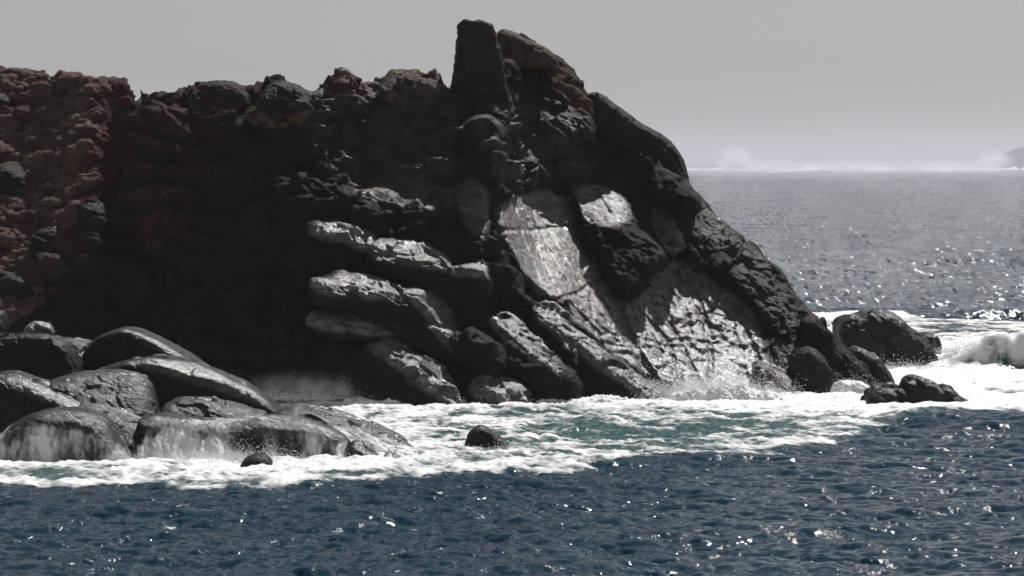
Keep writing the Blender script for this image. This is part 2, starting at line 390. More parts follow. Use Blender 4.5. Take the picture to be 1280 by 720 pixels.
# dark steep bosses standing proud of the face
BOSSES = [
    ([(572, 228), (580, 190), (596, 160), (618, 175), (622, 230), (615, 290), (636, 365), (615, 380), (585, 330)], 1.8, 0.4, 0.5, 0.3),
    ([(600, 130), (626, 78), (660, 80), (702, 92), (735, 128), (750, 165), (700, 185), (640, 175)], 2.2, 0.5, 0.8, -0.2),
    ([(690, 175), (735, 140), (800, 190), (850, 232), (880, 262), (830, 250), (760, 205)], 1.6, 0.5, 0.95, -0.5),
    ([(735, 292), (770, 278), (800, 285), (828, 308), (835, 322), (800, 342), (782, 372), (762, 360), (748, 328)], 1.4, 0.6, 1.0, -0.2),
    ([(330, 215), (430, 232), (560, 262), (590, 300), (600, 350), (560, 330), (470, 290), (360, 270)], 2.0, 0.7, 0.2, 0.2),
    ([(180, 150), (290, 130), (330, 200), (300, 330), (200, 330), (170, 220)], 1.8, 1.0, 0.2, 0.4),
]
for poly, hd, r, b, out in BOSSES:
    c = np.mean(poly, 0); V.puff(poly, face_Y(*c) + hd - out - 0.6, hd, r, 0.0, b, k=0.8)
v, q, n = V.skin(); del V
px, py = to_px(v)
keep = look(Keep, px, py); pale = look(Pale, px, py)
v = rough_up(v, q, n, 1.25, mask=keep, seed=3, block=0.36, crack=0.35)
joints = []
for k in range(9):                                           # the finer joints run down the dip, side by side
    x0 = 712 + 25 * k + random.uniform(-7, 7); y0 = (378, 360, 345, 372, 345, 328, 338, 352, 368)[k]; ln = random.uniform(70, 140)
    joints.append(([(x0, y0), (x0 + 0.42 * ln + random.uniform(-6, 6), y0 + 0.5 * ln), (x0 + 0.62 * ln, y0 + ln)], random.uniform(0.09, 0.15), random.uniform(0.2, 0.42)))
for k in range(5):
    x0 = 640 + 12 * k; joints.append(([(x0, 252 + 6 * k), (x0 + 14, 300), (x0 + 34 + 4 * k, 352)], 0.08, random.uniform(0.06, 0.14)))
for k in range(6):
    x0 = random.uniform(720, 860); y0 = random.uniform(390, 460); joints.append(([(x0, y0), (x0 + 30, y0 - 6), (x0 + 62, y0 + 4)], 0.08, 0.18))
# long open joints across the sunlit slabs
for pts, wd, dp in [([(700, 238), (728, 300), (758, 348), (772, 385), (792, 440), (815, 480)], 0.30, 0.8), ([(612, 228), (618, 290), (650, 350), (690, 382)], 0.35, 0.7),
                    ([(625, 287), (660, 289), (716, 282)], 0.12, 0.25), ([(685, 380), (720, 368), (757, 346)], 0.16, 0.35), ([(826, 372), (850, 430), (872, 470), (885, 500)], 0.14, 0.3),
                    ([(845, 345), (880, 400), (905, 425)], 0.12, 0.25), ([(898, 372), (880, 410), (890, 450), (882, 500)], 0.13, 0.3), ([(800, 395), (830, 450), (850, 490)], 0.12, 0.22),
                    ([(735, 355), (740, 400), (770, 430)], 0.12, 0.25), ([(745, 240), (765, 270), (785, 282)], 0.08, 0.15), ([(810, 430), (850, 436), (900, 428)], 0.08, 0.15)] + joints:
    dd = sd_line(pts, px, py) * 0.052
    dd = dd + 0.10 * gnoise(v * 1.1, 77)
    v[:, 1] += dp * np.exp(-(np.maximum(dd, 0) / wd) ** 2) * (n[:, 1] < -0.1)
tone = np.zeros((len(v), 3), F32)
mott = fbm(v * 0.9, 3, 60)
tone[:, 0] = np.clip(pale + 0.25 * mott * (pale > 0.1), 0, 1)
def paint(poly, ch, amt, soft=8):
    w = 1 - smooth(-soft, soft * 0.6, sd_poly(poly, px, py) + 14 * mott)
    tone[:, ch] = np.maximum(tone[:, ch], amt * w)
paint([(-330, 80), (172, 90), (165, 190), (120, 260), (80, 350), (-330, 400)], 1, 0.75)
paint([(100, 90), (300, 105), (310, 330), (100, 340)], 1, 0.35, 60)
paint([(415, 95), (465, 98), (460, 128), (420, 128)], 1, 0.7); paint([(520, 100), (568, 108), (565, 128), (515, 125)], 1, 0.7)
paint([(240, 100), (330, 105), (320, 140), (270, 150), (250, 130)], 1, 0.55)
paint([(145, 270), (260, 280), (255, 310), (150, 312)], 1, 0.6)
paint([(310, 128), (345, 130), (385, 150), (375, 160), (330, 150)], 2, 0.8); paint([(470, 98), (540, 96), (545, 110), (480, 110)], 2, 0.6)
paint([(680, 85), (700, 90), (745, 130), (755, 150), (720, 140), (690, 110)], 1, 0.35); paint([(680, 85), (700, 90), (745, 130), (755, 150), (720, 140), (690, 110)], 2, 0.35)
paint([(-40, 170), (60, 175), (110, 190), (100, 235), (-40, 230)], 2, 0.35)
paint([(945, 460), (1000, 470), (1005, 500), (950, 500)], 1, 0.3)
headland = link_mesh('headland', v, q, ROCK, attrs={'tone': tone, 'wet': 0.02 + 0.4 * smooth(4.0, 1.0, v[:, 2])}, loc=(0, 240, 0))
tag(headland, 'tall dark granite headland running down to the surf with sunlit wet slabs on its right flank', kind='structure')
HV, HN, HPX, HPY, Q = v, vnormals(v, q), px, py, q

# ------------------------------------------------------------------ rocks that are things of their own
def rock(name, puffs, label, cat, group=None, vox=0.09, amp=0.5, seed=1, pale=0.0, red=0.0, scale=0.6, block=0.22, crack=0.22, cuts=(), lit_or_bare=0.85, chk=1, layers=0.6, wet=0.05, tan=0.0):
    """puffs: (outline in photo pixels, distance, half depth, edge radius, lean a, lean b, how pale)"""
    lo = np.full(3, 1e9); hi = -lo
    for pf in puffs:
        p = np.array(pf[0], float); Yc = pf[1]
        x, z = XZ(p[:, 0], p[:, 1], Yc); yy = pf[2] * math.sqrt(1 + pf[4] ** 2 + pf[5] ** 2) + abs(pf[4]) * np.ptp(x) / 2 + abs(pf[5]) * np.ptp(z) / 2
        lo = np.minimum(lo, [x.min(), Yc - yy, z.min()]); hi = np.maximum(hi, [x.max(), Yc + yy, z.max()])
    V = Vol(lo - 0.6, hi + 0.6, vox)
    for pf in puffs: V.puff(pf[0], pf[1], pf[2], pf[3], pf[4], pf[5], k=0.35, chk=chk)
    pf = puffs[0]; P0 = chaikin(pf[0], 1); cx_, cz_ = XZ(P0[:, 0], P0[:, 1], pf[1])
    _FR.update(y=pf[1] - pf[2] * math.sqrt(1 + pf[4] ** 2 + pf[5] ** 2), x=cx_.mean(), z=cz_.mean())
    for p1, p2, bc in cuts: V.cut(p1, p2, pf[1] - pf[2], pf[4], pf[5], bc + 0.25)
    v, q, n = V.skin()
    v = rough_up(v, q, n, amp, seed=seed, scale=scale, block=block, crack=crack, layers=layers)
    px, py = to_px(v)
    tone = np.zeros((len(v), 3), F32); mott = fbm(v * 1.3, 3, seed + 60)
    tone[:, 0] = pale; tone[:, 2] = tan * smooth(-0.3, 0.2, mott); tone[:, 1] = red * smooth(-0.2, 0.3, mott)
    for pf in puffs:
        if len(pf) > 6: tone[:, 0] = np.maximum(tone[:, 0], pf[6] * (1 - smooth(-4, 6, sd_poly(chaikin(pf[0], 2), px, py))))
    for y0, ac, x0, bc, z0 in getattr(V, 'cuts', []):          # sunlight painted as paler colour on the planed tops, fronts stay near black
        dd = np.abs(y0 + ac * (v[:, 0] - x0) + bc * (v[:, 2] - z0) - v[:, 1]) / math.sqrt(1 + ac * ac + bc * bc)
        tone[:, 0] = np.maximum(tone[:, 0], lit_or_bare * (1 - smooth(0.15, 0.45, dd)))
    tone[:, 0] = np.clip(tone[:, 0] * (1 + 0.6 * mott), 0, 1)
    base = np.array([v[:, 0].mean(), v[:, 1].mean(), v[:, 2].min()])
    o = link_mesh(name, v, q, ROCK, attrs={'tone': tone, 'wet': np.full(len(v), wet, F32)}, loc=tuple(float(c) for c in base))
    return tag(o, label, cat, group)
def on_face(poly, out, hd):
    c = np.mean(np.array(poly, float), 0)
    return face_Y(*c) - out + hd

G1 = 'ledges jutting from the dark cliff face'
def ledge(poly, label, out=1.3, hd=2.0, r=0.7, a=0.1, b=0.35, pale=0.35, cap=None, lit_or_bare=0.7, seed=1, amp=0.45, name='rock_ledge', cuts=()):
    pf = [(poly, on_face(poly, out, hd), hd, r * 0.6, a, b)]
    if cap:
        cp, co, cb, cpale = cap
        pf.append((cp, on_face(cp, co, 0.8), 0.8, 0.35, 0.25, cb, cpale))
    return rock(name, pf, label, 'rock ledge', G1, amp=amp * 1.55, chk=0 if seed % 2 else 1, seed=seed, pale=0.0, scale=0.7, block=0.34, cuts=[((a_[0], a_[1] - (0 if seed in (23, 24, 26, 27) else 5)), (b_[0], b_[1] - (0 if seed in (23, 24, 26, 27) else 5)), c_) for a_, b_, c_ in cuts], lit_or_bare=lit_or_bare)
ledge([(355, 300), (385, 284), (410, 277), (440, 281), (466, 290), (474, 312), (478, 345), (440, 352), (380, 345), (355, 325)],
      'pale flat-topped ledge with a sunlit granite wedge, topmost of those in the dark hollow', out=1.4, r=0.6, pale=0.3, seed=21,
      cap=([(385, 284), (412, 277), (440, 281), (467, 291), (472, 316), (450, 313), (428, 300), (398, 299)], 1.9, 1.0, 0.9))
ledge([(462, 308), (500, 301), (530, 308), (558, 322), (570, 345), (578, 372), (560, 376), (515, 352), (468, 336)],
      'humped ledge with bright bent back ending in a sharp corner, right of the pale ledge', a=0.3, out=2.0, r=1.0, pale=0.45, cuts=[((470, 316), (548, 331), 1.5)], seed=22)
ledge([(395, 352), (430, 344), (470, 348), (510, 361), (546, 375), (568, 400), (582, 432), (586, 456), (556, 450), (515, 430), (465, 395), (405, 376)],
      'long arched ledge with thin shining crest curving down below the humped ledge', a=0.35, out=3.0, r=0.8, pale=0.3, cuts=[((405, 354), (510, 368), 1.5), ((520, 372), (585, 448), 1.4)], seed=23)
ledge([(388, 395), (410, 386), (445, 386), (482, 393), (503, 406), (502, 424), (465, 428), (415, 418), (390, 408)],
      'low flat ledge with a rippled grey top above the black foot of the cliff', out=3.0, r=0.5, pale=0.35, cuts=[((392, 396), (500, 413), 1.3)], seed=24)
ledge([(440, 436), (474, 429), (492, 428), (518, 441), (546, 462), (566, 482), (578, 503), (572, 520), (520, 520), (470, 500), (440, 470)],
      'tongue of rock sloping into the foam with a broad white-lit back', out=3.4, r=1.1, a=-0.1, b=0.5, pale=0.6, cuts=[((474, 440), (562, 499), 1.5)], seed=25)
ledge([(608, 398), (630, 391), (652, 405), (677, 430), (702, 460), (708, 476), (690, 482), (655, 465), (625, 440), (608, 418)],
      'slim fin of rock lit along its whole straight upper edge, left of the big buttress', out=2.4, r=0.6, a=-0.3, b=0.4, pale=0.55, cuts=[((618, 402), (705, 479), 1.5)], seed=26)
ledge([(668, 386), (690, 384), (706, 400), (738, 428), (770, 450), (800, 474), (824, 490), (832, 520), (690, 520), (676, 470), (660, 430)],
      'big black-faced buttress with a bright jagged upper edge below the large sunlit slab', out=2.6, hd=2.4, r=0.8, a=-0.2, b=0.35, pale=0.4, cuts=[((688, 404), (828, 508), 1.5)], seed=27)
ledge([(580, 482), (608, 470), (640, 474), (662, 488), (664, 520), (590, 520)],
      'low rounded grey hump standing in the surf left of the black buttress', out=3.2, r=1.0, a=0.15, b=0.7, pale=0.5, cuts=[((588, 484), (662, 506), 1.4)], seed=28)
ledge([(568, 425), (588, 414), (612, 428), (628, 448), (624, 466), (604, 464), (582, 448)],
      'small broken step with two lit patches above the low grey hump', out=2.3, r=0.5, a=0.2, b=0.7, pale=0.5, seed=29, amp=0.6)
ledge([(622, 432), (640, 427), (660, 444), (674, 466), (660, 474), (636, 455)],
      'thin stepped fin tucked under the straight-edged fin of rock', out=2.9, r=0.4, a=0.2, b=0.5, pale=0.5, seed=30)
ledge([(548, 338), (575, 332), (606, 338), (612, 356), (604, 385), (570, 380), (552, 360)],
      'square grey block with a lit level top beside the corner of the humped ledge', out=1.0, r=0.3, b=0.3, pale=0.2, cuts=[((550, 341), (610, 342), 1.5)], seed=31)
ledge([(662, 470), (690, 468), (712, 480), (722, 500), (718, 515), (668, 515)],
      'splintered low rocks streaked with white at the foot of the black buttress', out=3.4, r=0.3, a=0.2, b=0.8, pale=0.6, seed=32, amp=0.9)
ledge([(700, 190), (740, 178), (775, 185), (806, 204), (850, 228), (884, 258), (906, 285), (928, 303), (915, 330), (880, 335), (835, 300), (800, 260), (745, 232)],
      'broad black shoulder ridge with thin bright crest below the right skyline', out=-0.35, hd=2.6, r=0.6, a=0.36, b=1.05, pale=0.05, cuts=[((745, 186), (925, 308), 1.5)], lit_or_bare=0.12, seed=34)
ledge([(918, 304), (942, 312), (972, 348), (1000, 385), (1020, 405), (1008, 432), (970, 425), (935, 378), (908, 345)],
      'dark steep rib on the right skyline below the broad shoulder ridge', out=0.35, hd=2.2, r=0.5, a=0.45, b=1.1, pale=0.1, cuts=[((935, 320), (1008, 408), 1.2)], lit_or_bare=0.1, seed=35)
ledge([(1000, 402), (1020, 404), (1048, 432), (1078, 468), (1092, 484), (1070, 492), (1030, 478), (998, 445)],
      'jagged low rib ending in the foam at the right foot of the headland', out=1.4, r=0.4, a=0.3, b=0.4, pale=0.15, seed=36, amp=0.7)
ledge([(795, 255), (822, 262), (842, 285), (850, 310), (835, 318), (812, 300), (796, 278)],
      'curved dark rib between the upper pale slab and the broad shoulder ridge', out=0.0, r=0.5, b=1.1, pale=0.15, cuts=[((800, 262), (846, 300), 1.3)], seed=37)

# summit stones
def block(poly, label, out, hd, r, b, seed, pale=0.02, red=0.0, a=0.0, amp=0.5, cat='rock', name='rock', extra=(), tan=0.0):
    return rock(name, [(poly, on_face(poly, out, hd), hd, r, a, b)] + list(extra), label, cat, None, amp=amp, seed=seed, pale=pale, red=red, scale=0.7, chk=0 if seed == 41 else 1, block=0.34, tan=tan)
block([(564, 124), (568, 95), (572, 62), (575, 32), (582, 27), (602, 28), (614, 33), (619, 46), (624, 75), (638, 130), (606, 156), (566, 145)],
      'upright square-topped rock pillar on the summit of the headland', 1.6, 2.0, 0.14, 0.08, 41, tan=0.12, pale=0.02, red=0.05, name='rock_pillar', amp=0.38)
block([(617, 78), (618, 52), (625, 37), (640, 40), (660, 50), (680, 60), (693, 72), (697, 80), (690, 86), (668, 84), (640, 84), (625, 82)],
      'brown wedge-shaped boulder perched on the summit just right of the square pillar', 1.4, 1.8, 0.4, 0.35, 42, tan=0.4, pale=0.05, red=0.3, name='perched_boulder', amp=0.35, cat='boulder')
block([(734, 122), (740, 117), (750, 118), (772, 136), (794, 152), (820, 164), (840, 183), (851, 197), (859, 222), (860, 231), (848, 228), (815, 205), (775, 185), (745, 165)],
      'smooth dark sloping slab with a blunt right end overhanging the sea horizon', 1.6, 2.0, 0.4, 0.25, 44, pale=0.03, name='rock_slab', amp=0.35, a=0.2)
block([(940, 455), (965, 458), (990, 470), (1003, 492), (1000, 512), (960, 508), (945, 490)],
      'pinkish wet slab dipping into the foam left of the egg-shaped boulder', 1.6, 1.4, 0.5, 0.9, 45, pale=0.5, red=0.25, name='rock_slab', a=0.3)
block([(990, 450), (1000, 437), (1014, 436), (1028, 448), (1038, 470), (1041, 495), (1034, 510), (1005, 510), (992, 490)],
      'egg-shaped dark boulder standing in the foam at the right foot of the headland', 3.0, 1.3, 0.7, 0.15, 46, pale=0.06, name='boulder', amp=0.6, cat='boulder')

# grey boulders among the heath on the left hillside
G2 = 'grey boulders on the heathy left slope'
for k, (poly, lab) in enumerate([
        ([(-12, 210), (10, 205), (30, 215), (40, 240), (36, 268), (-15, 272)], 'dark rounded boulder at the left edge halfway up the heath slope'),
        ([(100, 262), (115, 253), (130, 258), (134, 280), (128, 305), (104, 300)], 'small grey boulder left of the domed boulder on the lower slope'),
        ([(133, 262), (145, 248), (162, 250), (177, 264), (181, 282), (165, 290), (138, 286)], 'domed grey boulder with a pale top in the middle of the lower slope'),
        ([(40, 300), (55, 284), (72, 284), (86, 298), (88, 320), (70, 332), (45, 325)], 'round dark boulder with a thin lit rim below the heath slope'),
        ([(45, 325), (66, 316), (86, 326), (86, 350), (60, 352)], 'squat reddish boulder under the round dark one'),
        ([(140, 330), (160, 326), (182, 333), (196, 358), (200, 395), (150, 400), (138, 365)], 'tall grey boulder with a rounded shoulder low in the shadow'),
        ([(-15, 350), (10, 340), (35, 352), (40, 375), (-15, 380)], 'flat-topped boulder near the left edge just above the surf rocks'),
        ([(300, 285), (312, 258), (326, 252), (338, 268), (346, 300), (320, 312)], 'leaning pointed slab with a lit right edge in the dark gully'),
        ([(340, 275), (350, 263), (362, 270), (368, 292), (352, 300), (342, 295)], 'little rounded stone right of the leaning pointed slab'),
        ([(162, 150), (172, 128), (190, 135), (200, 160), (195, 185), (172, 180)], 'small grey crag at the notch in the left skyline'),
        ([(-10, 122), (5, 116), (18, 125), (20, 142), (-8, 146)], 'small dark boulder near the top of the heath slope at the left edge'),
        ([(308, 138), (345, 132), (375, 142), (388, 158), (350, 160), (318, 155)], 'tan sloping stone just under the left skyline')]):
    c = np.mean(poly, 0)
    rock('boulder', [(poly, on_face(poly, 1.0, 1.1), 1.1, 0.55, 0.1, 0.4)], lab, 'boulder', G2, amp=0.75, seed=60 + k, pale=0.04, tan=0.55 if k == 11 else 0.0, red=0.5 if k in (4, 11) else 0.0, scale=0.5)

G5 = 'boulders along the skyline left of the summit'
for k, (poly, lab, red, tan) in enumerate([
        ([(236, 138), (246, 108), (268, 101), (300, 106), (316, 125), (300, 146), (254, 148)], 'maroon rounded boulder breaking the left skyline', 0.5, 0.0),
        ([(322, 130), (338, 106), (362, 107), (386, 121), (392, 140), (340, 143)], 'dark low boulder on the skyline right of the maroon one', 0.05, 0.0),
        ([(466, 126), (478, 101), (512, 94), (541, 100), (561, 112), (562, 132), (500, 137)], 'long brown-topped boulder on the skyline left of the summit pillar', 0.15, 0.35)]):
    c = np.mean(poly, 0)
    rock('boulder', [(poly, on_face(poly, 1.5, 1.5), 1.5, 0.5, 0.15, 0.5)], lab, 'boulder', G5, amp=0.6, seed=127 + k, pale=0.05, red=red, tan=tan, scale=0.6, layers=0.4)

# surf rocks, nearer, in the lower left
G3 = 'surf rocks in the lower left'
SR = {}
def surf(key, name, poly, Y, hd, r, a, b, pale, label, seed, amp=0.4, red=0.0, extra=(), vox=0.075, scale=0.55, cat='rock', group=G3, cuts=()):
    SR[key] = rock(name, [(poly, Y, hd, r, a, b)] + list(extra), label, cat, group, vox=vox, amp=amp, seed=seed, pale=0.3 * pale if b > 0.7 else 0.0, red=red, scale=scale, cuts=[((a_[0], a_[1] - 3), (b_[0], b_[1] - 3), c_) for a_, b_, c_ in cuts], crack=0.2, block=0.36, lit_or_bare=0.8 if key in ('big', 'long', 'ledge_l', 'cap', 'block') else 0.3, layers=0.22, wet=0.42)  # paler colour on the planed tops stands in for sunlit rims
surf('dome', 'boulder', [(-25, 610), (-20, 570), (8, 542), (28, 522), (60, 512), (100, 512), (132, 522), (150, 545), (168, 565), (178, 590), (180, 610)], 184, 2.4, 0.8, 0.1, 0.28, 0.25,
     'broad rounded dome of rock at the left edge with thin water streams down its face', 81, cuts=[((60, 520), (152, 549), 1.3)], amp=0.25)
surf('ledge_l', 'rock', [(-30, 475), (10, 465), (36, 472), (72, 488), (106, 503), (140, 520), (150, 540), (60, 545), (-30, 545)], 189.5, 2.2, 0.7, 0.0, 0.25, 0.5,
     'black-faced rock behind the rounded dome with white-lit edge slanting down right', 82, cuts=[((15, 476), (112, 516), 1.4)])
surf('block', 'rock', [(-30, 440), (-5, 425), (20, 418), (66, 418), (88, 436), (102, 464), (96, 482), (50, 485), (-30, 485)], 196, 2.0, 0.4, 0.05, 0.12, 0.15,
     'square black block under the little capstone near the left edge of the photo', 83)
surf('cap', 'capstone', [(30, 421), (34, 410), (46, 404), (58, 404), (68, 412), (68, 422), (50, 425)], 196.5, 0.7, 0.25, 0, 0.3, 0.35,
     'little flat capstone perched on the square black block', 84, cuts=[((32, 411), (68, 414), 1.3)], amp=0.5)
surf('edge', 'rock', [(-30, 400), (-5, 388), (6, 394), (8, 416), (-30, 420)], 198, 1.4, 0.4, 0.2, 0.5, 0.5,
     'pale lit corner of rock cut off by the left edge of the photo', 85)
surf('pale', 'rock', [(66, 424), (90, 426), (113, 431), (108, 455), (112, 475), (90, 470)], 199.5, 1.2, 0.3, 0.25, 0.9, 0.6,
     'pale sunlit wedge of rock between the black block and the big smooth boulder', 86)
surf('big', 'boulder', [(103, 460), (108, 438), (124, 421), (148, 411), (165, 410), (190, 420), (218, 435), (248, 451), (268, 468), (240, 480), (120, 478)], 200, 2.2, 0.3, -0.05, 0.15, 0.35,
     'big smooth black boulder with a brilliant white upper right edge, highest of the surf rocks', 87, cuts=[((166, 415), (252, 457), 1.5)], amp=0.22)
surf('long', 'boulder', [(118, 464), (158, 450), (200, 446), (240, 452), (276, 467), (312, 485), (338, 501), (354, 516), (338, 524), (250, 520), (190, 515), (180, 490), (128, 478)], 195.5, 2.2, 0.35, 0.1, 0.2, 0.45,
     'long smooth whale-backed boulder with a broad lit back tapering to the right', 88, cuts=[((190, 456), (310, 493), 1.4)], amp=0.28)
surf('mid', 'rock', [(58, 478), (108, 466), (160, 465), (186, 476), (194, 498), (196, 522), (150, 528), (110, 512), (82, 495)], 191.5, 1.8, 0.6, 0.3, 0.95, 0.6,
     'rough sunlit rock slope in the middle of the surf rocks, below the big smooth boulder', 89, amp=0.4)
surf('low', 'rock', [(204, 512), (222, 500), (255, 499), (300, 511), (338, 522), (300, 532), (250, 535), (210, 522)], 190, 1.4, 0.5, 0.25, 0.8, 0.5,
     'low pinkish lit slab under the right end of the whale-backed boulder', 90)
surf('slope', 'rock', [(90, 505), (130, 508), (170, 525), (210, 540), (235, 560), (225, 600), (175, 605), (160, 570), (140, 540)], 187, 1.4, 0.4, 0.3, 0.95, 0.5,
     'rough pale slope running down from the rounded dome into the white water', 91, amp=0.4)
surf('shelf', 'rock_shelf', [(170, 524), (200, 519), (240, 524), (290, 529), (350, 518), (392, 526), (424, 540), (440, 552), (442, 610), (180, 610)], 185.5, 2.0, 0.7, 0.05, 0.25, 0.25,
     'long level rock shelf with white water pouring over its dark front', 92, cuts=[((200, 528), (425, 546), 1.6)], amp=0.25)
surf('right', 'rock', [(345, 518), (360, 510), (385, 512), (425, 520), (470, 536), (505, 553), (530, 575), (548, 605), (430, 605), (424, 545), (385, 530)], 188, 1.6, 0.5, 0.35, 1.15, 0.45,
     'dipping layered rock awash with foam at the right end of the surf rocks', 93, amp=0.45, red=0.15)
surf('knob', 'rock', [(436, 560), (445, 550), (462, 556), (476, 575), (480, 606), (434, 606)], 184, 0.9, 0.4, 0.15, 0.2, 0.2,
     'black square-cut rock with water spilling past both sides, right of the long shelf', 94, cuts=[((436, 560), (478, 582), 1.5)], amp=0.3)
surf('end', 'rock', [(496, 568), (508, 560), (525, 570), (540, 585), (552, 606), (500, 606)], 184.5, 0.8, 0.4, 0.2, 0.4, 0.25,
     'grey half-drowned rock with streaks of water, rightmost of the surf rocks', 95, cuts=[((500, 572), (546, 596), 1.3)], amp=0.3)
surf('dot', 'boulder', [(298, 600), (302, 582), (310, 571), (322, 567), (334, 571), (341, 582), (344, 600)], 179.5, 0.8, 0.5, 0, 0.1, 0.05,
     'small round black boulder alone in white water in front of the long shelf', 96, amp=0.25, cat='boulder', group=None)
surf('lone', 'boulder', [(580, 575), (584, 545), (592, 536), (602, 531), (616, 540), (634, 552), (640, 565), (648, 578)], 192.5, 0.9, 0.35, 0.1, 0.12, 0.05,
     'pointed black boulder alone in the foam between the surf rocks and the headland', 97, amp=0.3, cat='boulder', group=None)
# rocks off the right end
surf('stack', 'sea_stack', [(1040, 480), (1046, 405), (1056, 396), (1072, 396), (1082, 390), (1108, 391), (1122, 398), (1132, 409), (1150, 421), (1162, 437), (1168, 452), (1170, 480)], 269, 4.0, 1.0, 0.1, 0.15, 0.04,
     'large hump-backed dark sea rock standing apart right of the headland', 98, amp=0.5, vox=0.12, cat='sea stack', group=None, scale=0.9)
surf('sh', 'rock', [(1140, 470), (1146, 421), (1160, 415), (1173, 423), (1176, 434), (1172, 470)], 275, 1.5, 0.5, 0.1, 0.2, 0.15,
     'smaller rock showing behind the right shoulder of the large sea rock', 99, vox=0.12, group=None)
surf('low2', 'rock', [(1052, 490), (1056, 448), (1068, 433), (1080, 438), (1100, 446), (1112, 470), (1116, 492)], 246, 1.8, 0.5, 0.15, 0.3, 0.1,
     'lumpy dark rock in front of the large sea rock', 100, amp=0.6, vox=0.1, group=None)
surf('skerry', 'skerry', [(1078, 508), (1088, 486), (1110, 484), (1130, 488)] + [(1128, 476), (1140, 472), (1160, 478), (1172, 486), (1184, 484), (1196, 494), (1212, 504), (1222, 514), (1150, 516)], 228.5, 1.8, 0.4, 0.15, 0.35, 0.15,
     'low jagged skerry trailing to the right into the foam', 101, amp=0.8, vox=0.09, group=None)
isl = rock('islet', [([(1225, 222), (1236, 211), (1248, 201), (1258, 196), (1266, 189), (1280, 184), (1310, 178), (1345, 176), (1390, 190), (1420, 222)], 5200, 60, 12, 0.1, 0.4)],
           'hazy distant islet at the right edge of the horizon', 'islet', vox=4.0, amp=0.0, seed=5, pale=0.2, scale=1.0)

# ------------------------------------------------------------------ the sea: wind waves and swell from two wave spectra
def wave_tile(L, N, lmin, lmax, slope, wind, seed, spread=2):
    """height and sideways drift of a periodic patch of sea with the given root mean square slope"""
    r = np.random.default_rng(seed)
    k1 = 2 * np.pi * np.fft.fftfreq(N, L / N); KX, KY = np.meshgrid(k1, k1, indexing='ij')
    K = np.hypot(KX, KY); K[0, 0] = 1
    lam = 2 * np.pi / K
    S = K ** -4.0 * np.exp(-(lam / lmax) ** 2) * (1 - np.exp(-(lam / lmin) ** 4))
    ang = np.arctan2(KY, KX) - wind
    S *= (0.15 + np.abs(np.cos(ang)) ** spread); S[0, 0] = 0
    A = np.sqrt(S) * np.fft.fft2(r.normal(size=(N, N)))
    g = np.sqrt((np.abs(np.fft.ifft2(1j * KX * A).real) ** 2 + np.abs(np.fft.ifft2(1j * KY * A).real) ** 2).mean())
    A *= slope / g
    return (L, np.fft.ifft2(A).real.astype(F32), np.fft.ifft2(-1j * KX / K * A).real.astype(F32), np.fft.ifft2(-1j * KY / K * A).real.astype(F32))
def sample(tile, x, y, rot=0.0):
    L, h, dx, dy = tile; N = h.shape[0]
    c, s = math.cos(rot), math.sin(rot)
    u = ((c * x + s * y) / L * N); w = ((-s * x + c * y) / L * N)
    i = np.floor(u).astype(np.int64); j = np.floor(w).astype(np.int64); fu, fw = (u - i).astype(F32), (w - j).astype(F32)
    i0, i1, j0, j1 = i % N, (i + 1) % N, j % N, (j + 1) % N
    out = []
    for a in (h, dx, dy):
        out.append((a[i0, j0] * (1 - fu) + a[i1, j0] * fu) * (1 - fw) + (a[i0, j1] * (1 - fu) + a[i1, j1] * fu) * fw)
    H_, X_, Y_ = out
    return H_, c * X_ - s * Y_, s * X_ + c * Y_
CHOP = wave_tile(46.0, 512, 0.3, 1.9, 0.33, math.radians(62), 5)
WIND = wave_tile(173.0, 512, 1.6, 11.0, 0.16, math.radians(75), 6)
SWELL = wave_tile(900.0, 512, 14.0, 60.0, 0.07, math.radians(84), 8, 6)

SURF_LINE = [(-400, 612), (0, 610), (100, 612), (200, 613), (300, 612), (400, 606), (470, 600), (540, 597), (620, 594), (700, 590), (760, 584), (820, 577), (870, 572), (950, 571),
             (1010, 566), (1060, 552), (1110, 541), (1160, 533), (1200, 527), (1280, 521), (1700, 515)]
SURF_BACK = [(1700, 404), (1280, 404), (1100, 400), (1000, 398), (600, 440), (300, 455), (-400, 460)]
surf_poly = np.array([((px - CX) / FOC * sea_Y(py), sea_Y(py)) for px, py in SURF_LINE + SURF_BACK])
def face_front_(x, y): return smooth(31, 38, x) * np.exp(-((y - 264.3 - 0.1 * (x - 40)) / 1.3) ** 2)
def pxw(px, py): return ((px - CX) / FOC * sea_Y(py), sea_Y(py))
TEAL = [(pxw(690, 553), 5.0, 12.0), (pxw(860, 556), 6.0, 8.0), (pxw(760, 522), 6.0, 9.0), (pxw(900, 540), 5.0, 7.0), (pxw(640, 515), 3.0, 6.0), (pxw(1000, 535), 6.0, 7.0), (pxw(780, 545), 4, 6), (pxw(60, 597), 5, 4), (pxw(1190, 420), 9, 14)]

